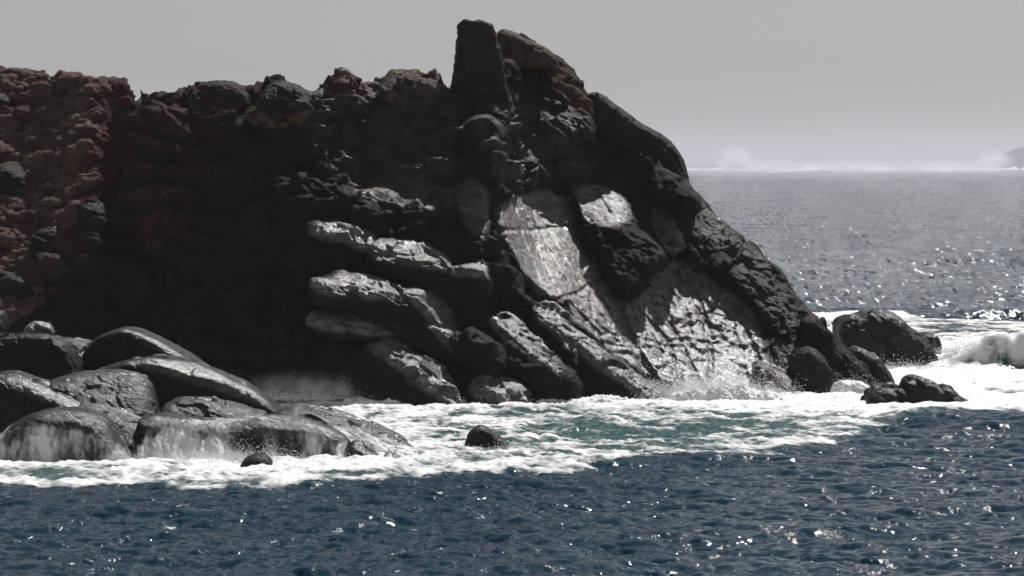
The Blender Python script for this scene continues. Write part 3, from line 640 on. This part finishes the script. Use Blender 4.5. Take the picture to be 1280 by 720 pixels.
def sea_height(x, y):
    """x, y flat arrays -> displaced points and how much of the water is surf"""
    edge = -sd_poly(surf_poly, x, y)                          # positive inside the surf
    edge = edge + 2.2 * gnoise(np.stack([x * 0.25, y * 0.16, 0 * x], 1), 41)
    surf = smooth(-2.0, 3.0, edge)
    near = smooth(520, 300, y)
    h1, x1, y1 = sample(CHOP, x, y, 0.0); h2, x2, y2 = sample(WIND, x, y, 0.35); h3, x3, y3 = sample(SWELL, x, y, -0.2)
    calm = 1 - 0.55 * surf
    h = h1 * near * calm + h2 * (0.8 * calm) + 0.6 * h3 * smooth(140, 420, y)
    X = x + 0.9 * (x1 * near * calm + x2 * calm); Y = y + 0.9 * (y1 * near * calm + y2 * calm)
    # the breaker on the right, the far breaker line and a dark swell in front of the surf
    w1 = smooth(29.5, 37.0, x + 0.2 * gnoise(np.stack([x * 0.4, y * 0.1, 0 * x], 1), 3)) * (1 + 0.12 * gnoise(np.stack([x * 0.5, 0 * x, 0 * x], 1), 13))
    t = y - (266.0 + 0.10 * (x - 40))
    prof = np.where(t < 0, np.exp(-(t / 0.95) ** 2), np.exp(-(t / 9.0) ** 2))
    h = h + 2.4 * w1 * prof * (1 + 0.25 * fbm(np.stack([x * 0.9, y * 0.5, 0 * x], 1), 3, 19))
    t = y - (349.0 + 1.2 * np.sin(x * 0.13))
    h = h + (0.55 + 0.5 * np.exp(-((x - 47) / 5) ** 2)) * smooth(26, 34, x) * np.where(t < 0, np.exp(-(t / 1.6) ** 2), np.exp(-(t / 6) ** 2))
    t = y - (211.0 - 0.35 * (x - 26))
    h = h + 0.75 * smooth(19.0, 26.0, x) * np.where(t < 0, np.exp(-(t / 4.0) ** 2), np.exp(-(t / 5.0) ** 2))
    # heaped, churned water in the surf
    p = np.stack([x * 0.42, y * 0.34, 0 * x], 1)
    lump = fbm(p, 3, 51, ridged=True)
    h = h + surf * smooth(380, 300, y) * (0.24 * lump + 0.10 * fbm(p * 4.1, 2, 55, ridged=True))
    return X, Y, h, surf, edge

def fan(rows, cols, spread):
    s = np.linspace(-1, 1, cols)
    s = s + 0.9 * s ** 5
    y = np.repeat(rows[:, None], cols, 1); x = y * spread * s[None, :]
    return x.ravel(), y.ravel()
def grid_faces(nr, nc):
    i = np.arange(nr - 1)[:, None] * nc + np.arange(nc - 1)[None, :]
    return np.stack([i, i + 1, i + nc + 1, i + nc], -1).reshape(-1, 4)
rows = [100.0]
while rows[-1] < 13000:
    y = rows[-1]; rows.append(y + (1.0 if y < 126 else 0.19 if y < 240 else 0.30 if y < 370 else max(0.5, 0.0032 * y)))
rows = np.array(rows)
nc = 800
x, y = fan(rows, nc, 0.145 * 1.25)
Xs, Ys, hs, surf, edge = sea_height(x, y)
pxs = CX + FOC * x / y; pys = HY + FOC * CAMZ / y
sea = link_mesh('sea', np.stack([Xs, Ys, hs], 1), grid_faces(len(rows), nc), SEA, attrs={'surf': surf * smooth(330, 260, y) * smooth(-3, 6, edge), 'chop': smooth(290, 430, y)})
tag(sea, 'dark blue choppy sea glittering in the sun, teal where it is churned by surf', kind='structure')

# foam lying on the churned water, torn into lace at its borders
frows = np.concatenate([np.arange(164, 240, 0.15), np.arange(240, 362, 0.24)]); fnc = 860
x, y = fan(frows, fnc, 0.145 * 1.12)
X, Y, h, surf, edge = sea_height(x, y)
p = np.stack([x * 0.30, y * 0.20, 0 * x], 1)
streak = np.stack([x * 0.38 + 0.10 * y, y * 0.36, 0 * x], 1)
warp = 0.5 * gnoise(p * 1.5, 71)
cov = 0.06 + 1.0 * fbm(streak + warp[:, None], 4, 72) + 0.30 * fbm(streak * 2.6, 3, 76, ridged=True)
cov += 0.10 * smooth(0, 3, edge)
cov -= 1.3 * (1 - smooth(-1.2, 1.0, edge))
for (cx_, cy_), rx, ry in TEAL:
    cov -= 0.26 * np.exp(-((x - cx_) / rx) ** 2 - ((y - cy_) / ry) ** 2)
# thick white at the foot of the rocks, on the breaker and along the far breaker line
cov += 0.5 * smooth(219, 226, y) * smooth(238, 230, y) * smooth(-16, -6, x) + 0.35 * smooth(176, 182, y) * smooth(200, 190, y) * smooth(-2, -8, x)
cov += 0.8 * np.exp(-((y - 349.0 - 1.2 * np.sin(x * 0.13)) / 2.0) ** 2) * smooth(26, 34, x)
cov += 0.45 * smooth(232, 250, y) * smooth(330, 300, y) * smooth(20, 28, x) * (1 - face_front_(x, y))
cov -= 0.12 * smooth(318, 328, y) * smooth(346, 340, y)
t = y - (211.0 - 0.35 * (x - 26)); cov -= 0.9 * smooth(20, 26, x) * np.exp(-((t + 2.5) / 3.0) ** 2)
face_front = smooth(31, 38, x) * np.exp(-((y - 264.3 - 0.1 * (x - 40)) / 1.3) ** 2)
cov += face_front * (-0.42 + 0.9 * fbm(np.stack([x * 0.7, y * 0.3, 0 * x], 1), 3, 80))
cov *= 1.0
f = grid_faces(len(frows), fnc)
keepf = cov[f].max(1) > -0.22
f = f[keepf]
used = np.unique(f); rem = np.full(len(x), -1, np.int64); rem[used] = np.arange(len(used))
lift = 0.035 + 0.10 * smooth(0.0, 0.6, cov)
fo = link_mesh('foam', np.stack([X, Y, h + lift], 1)[used], rem[f], FOAM, attrs={'cov': cov[used]})
tag(fo, 'white surf foam spread over the water round the rocks', kind='stuff')

# ------------------------------------------------------------------ heath: low cushions of dry plants on the left slope
import itertools
def ico(n):
    import bmesh
    bm = bmesh.new(); bmesh.ops.create_icosphere(bm, subdivisions=n, radius=1.0)
    v = np.array([w.co[:] for w in bm.verts], F32); f = np.array([[w.index for w in t.verts] for t in bm.faces], np.int32); bm.free()
    return v, f
CV, CF = ico(3)
HV2, HF2 = ico(2)
def cushions(polys, count, size, tints, seed):
    r = np.random.default_rng(seed)
    ok = np.zeros(len(HV), bool)
    for poly in polys:
        w = sd_poly(poly, HPX, HPY) + 12 * gnoise(HV * 0.8, seed)
        ok |= (w < 0) & (HN[:, 1] < -0.05) & (fbm(HV * np.array([0.55, 0.55, 0.9]), 3, seed + 21) > -0.16)
    idx = np.flatnonzero(ok); pick = r.choice(idx, min(count, len(idx)), replace=False)
    N = len(pick); s = size * r.uniform(0.35, 1.15, N) ** 1.6 * 1.6
    sc = np.stack([s * r.uniform(1.0, 2.1, N), s * 0.9, s * r.uniform(0.45, 0.95, N)], 1)
    ang = r.uniform(-0.5, 0.1, N)
    V = HV2[None] * sc[:, None]
    c, q = np.cos(ang)[:, None], np.sin(ang)[:, None]
    V = np.stack([c * V[:, :, 0] - q * V[:, :, 2], V[:, :, 1], q * V[:, :, 0] + c * V[:, :, 2]], 2)
    V += HV[pick][:, None] - 0.25 * s[:, None, None] * HN[pick][:, None]
    V = V.reshape(-1, 3)
    base = np.repeat(HV[pick], len(HV2), 0); nn = V - base; nn /= np.linalg.norm(nn, axis=1)[:, None] + 1e-6
    V = V + nn * (0.22 * fbm(V * np.array([2.6, 2.6, 3.6]), 4, seed + 3))[:, None]
    patch = gnoise(HV[pick] * np.array([0.35, 0.35, 0.6]), seed + 5) + 0.14 * r.normal(size=N)
    t = np.array(tints, F32); k = np.clip(((patch + 0.9) / 1.8 * len(t)).astype(int), 0, len(t) - 1)
    T = np.repeat(t[k] * r.uniform(0.7, 1.25, N)[:, None], len(HV2), 0) * (1 + 0.6 * gnoise(V * np.array([1.2, 1.2, 2.6]), seed + 8))[:, None]
    F = (HF2[None] + (np.arange(N) * len(HV2))[:, None, None]).reshape(-1, 3)
    return V, F, T
HEATH_POLY = [(-330, 80), (166, 92), (180, 160), (215, 220), (250, 290), (170, 320), (95, 310), (75, 345), (30, 400), (-330, 420)]
TINTS = np.array([(0.10, 0.045, 0.05), (0.17, 0.075, 0.075), (0.24, 0.14, 0.11), (0.34, 0.24, 0.16), (0.42, 0.33, 0.22)], F32)
def heath_sheet():
    w = -sd_poly(HEATH_POLY, HPX, HPY) + 28 * fbm(HV * np.array([0.5, 0.5, 0.8]), 3, 411)
    lit_or_bare = fbm(HV * np.array([0.45, 0.45, 0.8]), 3, 421)
    cov = np.minimum(w / 8.0, (lit_or_bare + 0.30 - 0.75 * smooth(95, 190, HPX + 0.25 * (HPY - 100))) * 4.0)
    k = (cov[Q].max(1) > 0) & (HN[Q].mean(1)[:, 1] < 0.3); f = Q[k]
    used = np.unique(f); rem = np.full(len(HV), -1, np.int64); rem[used] = np.arange(len(used))
    v, n, c = HV[used], HN[used], np.clip(cov[used], -0.5, 1)
    wv = v * np.array([0.5, 0.6, 1.7], F32); wv = wv + 0.35 * np.stack([gnoise(v * 0.9, 431), gnoise(v * 0.9, 432), gnoise(v * 0.9, 433)], 1)
    d = 0.26 * fbm(wv, 3, 441, ridged=True) + 0.10 * fbm(wv * 2.9, 3, 451, ridged=True)
    v = v + n * (0.12 * c + d * smooth(-0.2, 0.6, c))[:, None] + np.array([0, 0, 0.05])
    p = np.clip((0.55 + 0.8 * fbm(v * np.array([0.28, 0.28, 0.7]), 4, 461) + 0.25 * gnoise(wv * 2.2, 471)) * (len(TINTS) - 1) * 0.8, 0, len(TINTS) - 1.001)
    i = p.astype(int); u = (p - i)[:, None]
    return v, rem[f], TINTS[i] * (1 - u) + TINTS[i + 1] * u
hv, hf, ht = heath_sheet()
tag(link_mesh('heath', hv, hf, HEATH, attrs={'tint': ht * 0.8}), 'maroon and tan mat of dry heath covering the left slope', kind='stuff')
hv, hf, ht = cushions([[(415, 98), (465, 100), (460, 125), (420, 125)], [(520, 102), (566, 110), (560, 128), (520, 122)], [(240, 102), (300, 108), (320, 135), (280, 150), (250, 130)], [(145, 285), (250, 285), (255, 310), (150, 312)], [(20, 330), (60, 340), (80, 372), (10, 372)]], 140, 0.16,
                      [(0.07, 0.022, 0.026), (0.11, 0.04, 0.04), (0.09, 0.04, 0.03)], 6)
tag(link_mesh('heath', hv, hf, HEATH, attrs={'tint': ht * np.array([1.2, 1.25, 1.35])}), 'scattered maroon tufts of heath along the dark skyline and gully', kind='stuff')

# ------------------------------------------------------------------ running water and spray
def veil(key, name, poly, label, cov0, seed, lift=0.05, streak=0.5):
    """a thin sheet of white water over part of a rock"""
    o = SR[key]; me = o.data
    co = np.empty(len(me.vertices) * 3, F32); me.vertices.foreach_get('co', co); co = co.reshape(-1, 3) + np.array(o.location, F32)
    f = np.empty(len(me.polygons) * 4, np.int32); me.polygons.foreach_get('vertices', f); f = f.reshape(-1, 4)
    n = vnormals(co, f); px, py = to_px(co)
    e = -sd_poly(chaikin(poly, 1), px, py)
    cov = cov0 + smooth(-6, 10, e) - 1 + streak * fbm(co * np.array([1.0, 1.0, 0.28], F32), 4, seed)
    k = (cov[f].max(1) > -0.5) & (n[f].mean(1)[:, 1] < 0.25)
    f = f[k]; used = np.unique(f); rem = np.full(len(co), -1, np.int64); rem[used] = np.arange(len(used))
    v = (co + n * lift)[used]
    tag(link_mesh(name, v, rem[f], VEIL, attrs={'cov': cov[used]}, loc=tuple(float(c) for c in (v[:, 0].mean(), v[:, 1].mean(), v[:, 2].min()))), label, 'cascade')
veil('dome', 'cascade', [(-20, 530), (60, 525), (150, 545), (185, 580), (190, 612), (-20, 612)], 'thin bluish veil of water running down the front of the rounded dome', 0.42, 201, streak=0.7)
veil('shelf', 'cascade', [(175, 515), (250, 520), (350, 512), (445, 545), (445, 612), (175, 612)], 'sheet of water falling over the front of the long rock shelf', 0.30, 202, streak=0.8)
veil('shelf', 'cascade', [(205, 530), (240, 532), (275, 548), (320, 575), (340, 612), (178, 612), (190, 565)], 'foaming white water tumbling over the left part of the long rock shelf', 0.5, 206, streak=1.5, lift=0.12)
veil('right', 'cascade', [(380, 530), (430, 530), (500, 555), (560, 590), (560, 612), (440, 612), (425, 550)], 'white streams spilling over the dipping layered rock awash with foam', 0.85, 203, streak=0.9)
veil('slope', 'cascade', [(160, 540), (215, 535), (240, 570), (240, 612), (150, 612)], 'foaming rush of water between the rounded dome and the long shelf', 1.0, 204, streak=0.7)
veil('end', 'cascade', [(490, 575), (520, 570), (560, 600), (560, 612), (490, 612)], 'thin streaks of water over the half-drowned grey rock', 0.5, 205, streak=0.9)

DV, DF = ico(1)
def spray(pts, label, seed):
    """droplets: each entry (px, py, Y, spread x, spread y, spread z, count, size)"""
    r = np.random.default_rng(seed); C, S = [], []
    for px, py, Y, sx, sy, sz, n, size in pts:
        x, z = XZ(px, py, Y)
        g = r.normal(size=(n, 3)); g[:, 2] = np.abs(g[:, 2]) * np.where(r.random(n) < 0.7, 0.6, 1.3)
        c = np.array([x, Y, z]) + g * np.array([sx, sy, sz])
        c[:, 2] += 0.25 * sz * gnoise(c * 0.9, seed) ; C.append(c); S.append(size * r.uniform(0.4, 1.6, n) ** 1.5)
    C = np.concatenate(C); S = np.concatenate(S)
    V = (DV[None] * S[:, None, None] + C[:, None]).reshape(-1, 3); F = (DF[None] + (np.arange(len(C)) * len(DV))[:, None, None]).reshape(-1, 3)
    tag(link_mesh('spray', V, F, SPRAY), label, kind='stuff')
spray([(850, 498, 229, 1.2, 0.8, 0.7, 4500, 0.018), (900, 496, 230, 1.8, 0.8, 0.9, 6600, 0.018), (950, 500, 231, 1.2, 0.8, 0.5, 3000, 0.018), (815, 508, 226, 1.0, 0.6, 0.3, 1500, 0.018)], 'white spray thrown up along the foot of the sunlit slabs', 301)
spray([(350, 500, 222, 1.6, 1.0, 0.35, 2500, 0.006), (330, 500, 214, 0.5, 0.8, 0.5, 1200, 0.006), (432, 494, 226, 0.3, 0.4, 0.6, 1200, 0.012), (400, 499, 225, 1.8, 0.8, 0.3, 2500, 0.012)], 'faint spray drifting up in the shadow behind the surf rocks', 302)
spray([(300, 575, 182, 1.6, 0.6, 0.35, 4500, 0.014), (400, 592, 181, 0.9, 0.5, 0.3, 2100, 0.014), (470, 596, 181, 1.5, 0.5, 0.25, 2100, 0.014), (190, 590, 181, 1.2, 0.5, 0.3, 1500, 0.014)], 'low spray bursting at the foot of the surf rocks', 303)
spray([(1063, 490, 238, 0.9, 0.5, 0.4, 3000, 0.018), (1120, 462, 262, 2.2, 0.6, 0.35, 2400, 0.020), (640, 565, 190, 0.6, 0.4, 0.25, 1050, 0.015), (585, 572, 191, 0.4, 0.3, 0.2, 750, 0.015)], 'spray between the boulders and rocks off the headland', 304)
spray([(1215, 440, 266.5, 1.8, 0.8, 0.3, 2700, 0.020), (1265, 432, 266.5, 2.0, 0.8, 0.3, 2700, 0.020)], 'spindrift blowing off the breaker on the right', 305)
# breakers on the far reef
r_ = np.random.default_rng(44)
xs = np.linspace(210, 950, 900); ysr = np.linspace(-900, 60, 130)
gx_, gy_ = np.meshgrid(xs, ysr, indexing='ij'); X_, Y_ = gx_.ravel(), gy_.ravel()
pp = np.stack([X_ / 45, Y_ / 160, 0 * X_], 1)
ridge = np.exp(-(Y_ / 40.0) ** 2) + 0.35 * np.exp(-((Y_ + 330 + 60 * gnoise(pp * 0.4, 98)) / 40.0) ** 2) + 0.25 * np.exp(-((Y_ + 640 + 60 * gnoise(pp * 0.4, 99)) / 40.0) ** 2)
hh = 0.3 + 12.0 * np.clip(0.30 + 0.9 * fbm(pp, 5, 91, gain=0.7) + 0.35 * gnoise(pp * np.array([5.0, 3.0, 1.0]), 93), 0, 1.5) * ridge
cv = -0.42 + 0.9 * fbm(pp * np.array([1.0, 2.0, 1.0]), 4, 92) + 0.9 * ridge + 0.25 * smooth(-800, -100, Y_)
tag(link_mesh('reef_breakers', np.stack([X_, Y_ + 5000, hh], 1), grid_faces(900, 130), FOAM, attrs={'cov': cv}), 'line of white breakers on a far reef below the horizon', kind='stuff')

def mist_puff(name, px, py, Y, rx, ry, rz, dens, label):
    x, z = XZ(px, py, Y)
    v = CV * np.array([rx, ry, rz], F32)
    t = NT('drifting_mist')
    tc = t.n('ShaderNodeTexCoord').outputs['Object']
    ln = t.n('ShaderNodeVectorMath', {0: t.mapping(tc, scale=(1 / rx, 1 / ry, 1 / rz))}, operation='LENGTH').outputs['Value']
    fall = t.n('ShaderNodeMapRange', {'Value': ln, 'From Min': 1.0, 'From Max': 0.15}, interpolation_type='SMOOTHSTEP').outputs[0]
    nz = t.ramp(t.noise(tc, 2.2 / rz, 5, 0.65), [(0.35, 0.0), (0.7, 1.0)])
    vp = t.n('ShaderNodeVolumePrincipled', {'Color': (0.95, 0.96, 1.0, 1), 'Density': t.math('MULTIPLY', t.math('MULTIPLY', fall, nz), dens), 'Anisotropy': 0.4})
    t.link(vp.outputs[0], t.out.inputs[1])
    tag(link_mesh(name, v + np.array([x, Y, z], F32), CF, t.m, loc=(x, Y, z)), label, kind='stuff')
mist_puff('spray_mist', 375, 490, 221, 4.6, 2.2, 1.6, 0.12, 'soft bluish mist hanging in the shadow behind the surf rocks')
mist_puff('spray_mist', 890, 492, 229, 5.5, 1.8, 1.3, 0.7, 'white mist along the foot of the sunlit slabs')
mist_puff('spray_mist', 250, 575, 181.5, 3.2, 1.2, 0.9, 0.7, 'white mist in front of the long rock shelf')
mist_puff('reef_plume', 919, 201, 4950, 30, 40, 30, 0.08, 'tall plume of spray bursting over the far reef right of the headland')
mist_puff('reef_plume', 950, 209, 4950, 70, 40, 14, 0.08, 'ragged skirt of spray below the tall far plume')
mist_puff('reef_plume', 1060, 210, 4950, 120, 40, 13, 0.08, 'low bank of spray along the far reef')
mist_puff('reef_plume', 1180, 210, 4950, 100, 40, 14, 0.08, 'long low spray in front of the hazy islet')
mist_puff('reef_plume', 1243, 203, 4950, 30, 40, 22, 0.08, 'plume of spray beside the hazy islet')

# ------------------------------------------------------------------ heaps of tumbling white water
def heap(puffs, label, seed, amp=0.35, vox=0.075):
    P = [(np.array(p[0], float), p) for p in puffs]; lo = np.full(3, 1e9); hi = -lo
    for p, f in P:
        x, z = XZ(p[:, 0], p[:, 1], f[1]); yy = f[2] * 1.6 + f[3] * np.ptp(z) / 2
        lo = np.minimum(lo, [x.min(), f[1] - yy, z.min()]); hi = np.maximum(hi, [x.max(), f[1] + yy, z.max()])
    V = Vol(lo - 0.8, hi + 0.8, vox)
    for p, f in P: V.puff(f[0], f[1], f[2], 0.4, 0.15, f[3], k=0.6)
    v, q, n = V.skin()
    w = v * np.array([1.0, 1.0, 0.55], F32)
    v = v + n * (amp * (0.8 * fbm(w * 1.1, 3, seed) + 0.45 * fbm(w * 3.2, 3, seed + 4, ridged=True)))[:, None]
    cov = 0.30 + 0.9 * fbm(w * 1.4, 3, seed + 8) + 0.5 * smooth(1.2, 0.0, v[:, 2])
    tag(link_mesh('white_water', v, q, FOAM, attrs={'cov': cov}), label, kind='stuff')
heap([([(345, 596), (370, 584), (400, 590), (440, 596), (440, 612), (345, 612)], 182.0, 0.4, 0.9)], 'white water heaped against the foot of the long shelf', 402, 0.25)
heap([([(478, 572), (494, 560), (520, 562), (560, 580), (610, 588), (600, 612), (480, 612)], 183.9, 0.5, 1.0)], 'white water pouring round the half-drowned grey rock', 404, 0.3)
heap([([(805, 512), (830, 500), (850, 488), (880, 492), (905, 480), (930, 484), (955, 494), (985, 500), (1000, 512), (1000, 522), (800, 522)], 228.3, 0.6, 1.0)], 'white water bursting against the foot of the sunlit slabs', 405, 0.55, 0.1)
heap([([(1036, 500), (1042, 480), (1060, 476), (1085, 480), (1095, 500), (1090, 515), (1036, 515)], 236, 0.5, 0.7)], 'white water spilling through the gap right of the egg-shaped boulder', 406, 0.25, 0.1)
heap([([(0, 590), (30, 586), (80, 590), (130, 588), (160, 584), (180, 592), (180, 612), (-30, 612), (-30, 590)], 181.0, 0.4, 1.0)], 'white water at the foot of the rounded dome', 407, 0.25)
heap([([(420, 502), (470, 498), (520, 503), (560, 496), (600, 502), (650, 496), (700, 505), (760, 499), (800, 504), (800, 522), (420, 522)], 225.6, 0.5, 1.1)], 'white wash along the foot of the ledges', 408, 0.5, 0.1)

def apron(poly, Ytop, label, seed):
    """a sheet of white water sliding from a rock's edge down to the sea"""
    p = np.array(poly, float); x0, y0 = p.min(0) - 6; x1, y1 = p.max(0) + 6
    gx_, gy_ = np.meshgrid(np.arange(x0, x1, 1.2), np.arange(y0, y1, 1.2), indexing='ij'); sh = gx_.shape
    a, b = gx_.ravel(), gy_.ravel(); Ybot = Ytop - 2.6
    Yd = Ytop + (Ybot - Ytop) * ((b - y0) / (y1 - y0)) ** 1.1
    X, Z = XZ(a, b, Yd); v = np.stack([X, Yd, Z], 1).astype(F32)
    e = -sd_poly(chaikin(poly, 2), a, b) + 7 * gnoise(v * np.array([1.1, 0.5, 1.0], F32), seed)
    fl = v @ np.array([[1.6, 0, 0], [0, 0.55, 0], [0.5, 0, 0.9]], F32)
    fl2 = np.stack([a * 0.040 + 0.35 * gnoise(v * 0.8, seed + 7), b * 0.012 - a * 0.004, 0 * a], 1).astype(F32) * 1.6
    v[:, 1] -= 0.12 * fbm(fl2 * 2.0, 4, seed + 1, ridged=True) + 0.22 * fbm(fl2, 2, seed + 3)
    cov = smooth(-4, 16, e) * 0.75 - 0.35 + 0.85 * fbm(fl2 * 1.5, 4, seed + 2)
    tag(link_mesh('white_water', v, grid_faces(*sh), FOAM, attrs={'cov': cov}), label, kind='stuff')
apron([(160, 566), (182, 540), (215, 531), (255, 537), (290, 552), (330, 582), (352, 612), (150, 612)], 183.2, 'white water pouring down between the rounded dome and the long shelf', 601)
apron([(465, 580), (490, 556), (520, 552), (560, 568), (610, 585), (640, 604), (470, 606)], 185.0, 'white water sliding off the right end of the surf rocks', 611)
apron([(415, 552), (428, 546), (440, 552), (446, 600), (412, 604)], 183.3, 'narrow white chute beside the black square-cut rock', 621)

# ------------------------------------------------------------------ salt haze over the water
def haze_box(name, lo, hi, dens, fade=None):
    c = [(x_, y_, z_) for x_ in (lo[0], hi[0]) for y_ in (lo[1], hi[1]) for z_ in (lo[2], hi[2])]
    fc = [(0, 1, 3, 2), (4, 6, 7, 5), (0, 4, 5, 1), (2, 3, 7, 6), (0, 2, 6, 4), (1, 5, 7, 3)]
    t = NT('salt_haze')
    if fade:
        z = t.n('ShaderNodeSeparateXYZ', {0: t.n('ShaderNodeTexCoord').outputs['Object']}).outputs[2]
        dens = t.math('MULTIPLY', t.n('ShaderNodeMapRange', {'Value': z, 'From Min': fade, 'From Max': 0.0}, interpolation_type='SMOOTHSTEP').outputs[0], dens)
    vp = t.n('ShaderNodeVolumePrincipled', {'Color': (0.91, 0.90, 1.0, 1), 'Density': dens, 'Anisotropy': 0.25})
    t.link(vp.outputs[0], t.out.inputs[1])
    return tag(link_mesh(name, c, fc, t.m, False), 'thin bright salt haze over the sea' if not fade else 'bank of spray mist over the far reef', kind='stuff')
haze_box('haze', (-3200, -60, -9), (3200, 13200, 110), 0.00005)
haze_box('mist', (-900, 2600, -8), (1800, 5125, 70), 0.00035, 60.0)

# ------------------------------------------------------------------ sky, sun, air, camera
w = bpy.data.worlds.new('World'); SC.world = w; w.use_nodes = True
nt = w.node_tree; bg = nt.nodes['Background']
sky = nt.nodes.new('ShaderNodeTexSky'); sky.sky_type = 'NISHITA'; sky.sun_disc = False
sky.sun_elevation = SUN_EL; sky.sun_rotation = SUN_AZ; sky.altitude = 0; sky.air_density = 1.0; sky.dust_density = 0.6; sky.ozone_density = 3.0
hs = nt.nodes.new('ShaderNodeHueSaturation'); hs.inputs['Saturation'].default_value = 0.1
nt.links.new(sky.outputs[0], hs.inputs['Color']); nt.links.new(hs.outputs[0], bg.inputs[0]); bg.inputs[1].default_value = 0.056
sd = bpy.data.lights.new('sun', 'SUN'); sd.energy = 5.0; sd.angle = math.radians(0.5); sd.color = (1.0, 0.975, 0.955)
so = bpy.data.objects.new('sun', sd); COL.objects.link(so)
so.rotation_euler = (math.pi / 2 - SUN_EL, 0, math.pi - SUN_AZ)
so.location = (40, 200, 80)
cd = bpy.data.cameras.new('camera'); cam = bpy.data.objects.new('camera', cd); COL.objects.link(cam); SC.camera = cam
cd.sensor_width = 36; cd.lens = 36 * FOC / 1280; cd.shift_y = -160 / 1280; cd.clip_start = 1; cd.clip_end = 40000
cam.location = (0, 0, CAMZ); cam.rotation_euler = (math.pi / 2, 0, 0)
SC.view_settings.view_transform = 'Standard'; SC.view_settings.look = 'None'; SC.view_settings.exposure = -0.03; SC.view_settings.gamma = 1.0
SC.view_settings.use_curve_mapping = False
SC.cycles.use_denoising = True; SC.cycles.max_bounces = 6; SC.cycles.transparent_max_bounces = 12
SC.cycles.volume_bounces = 1
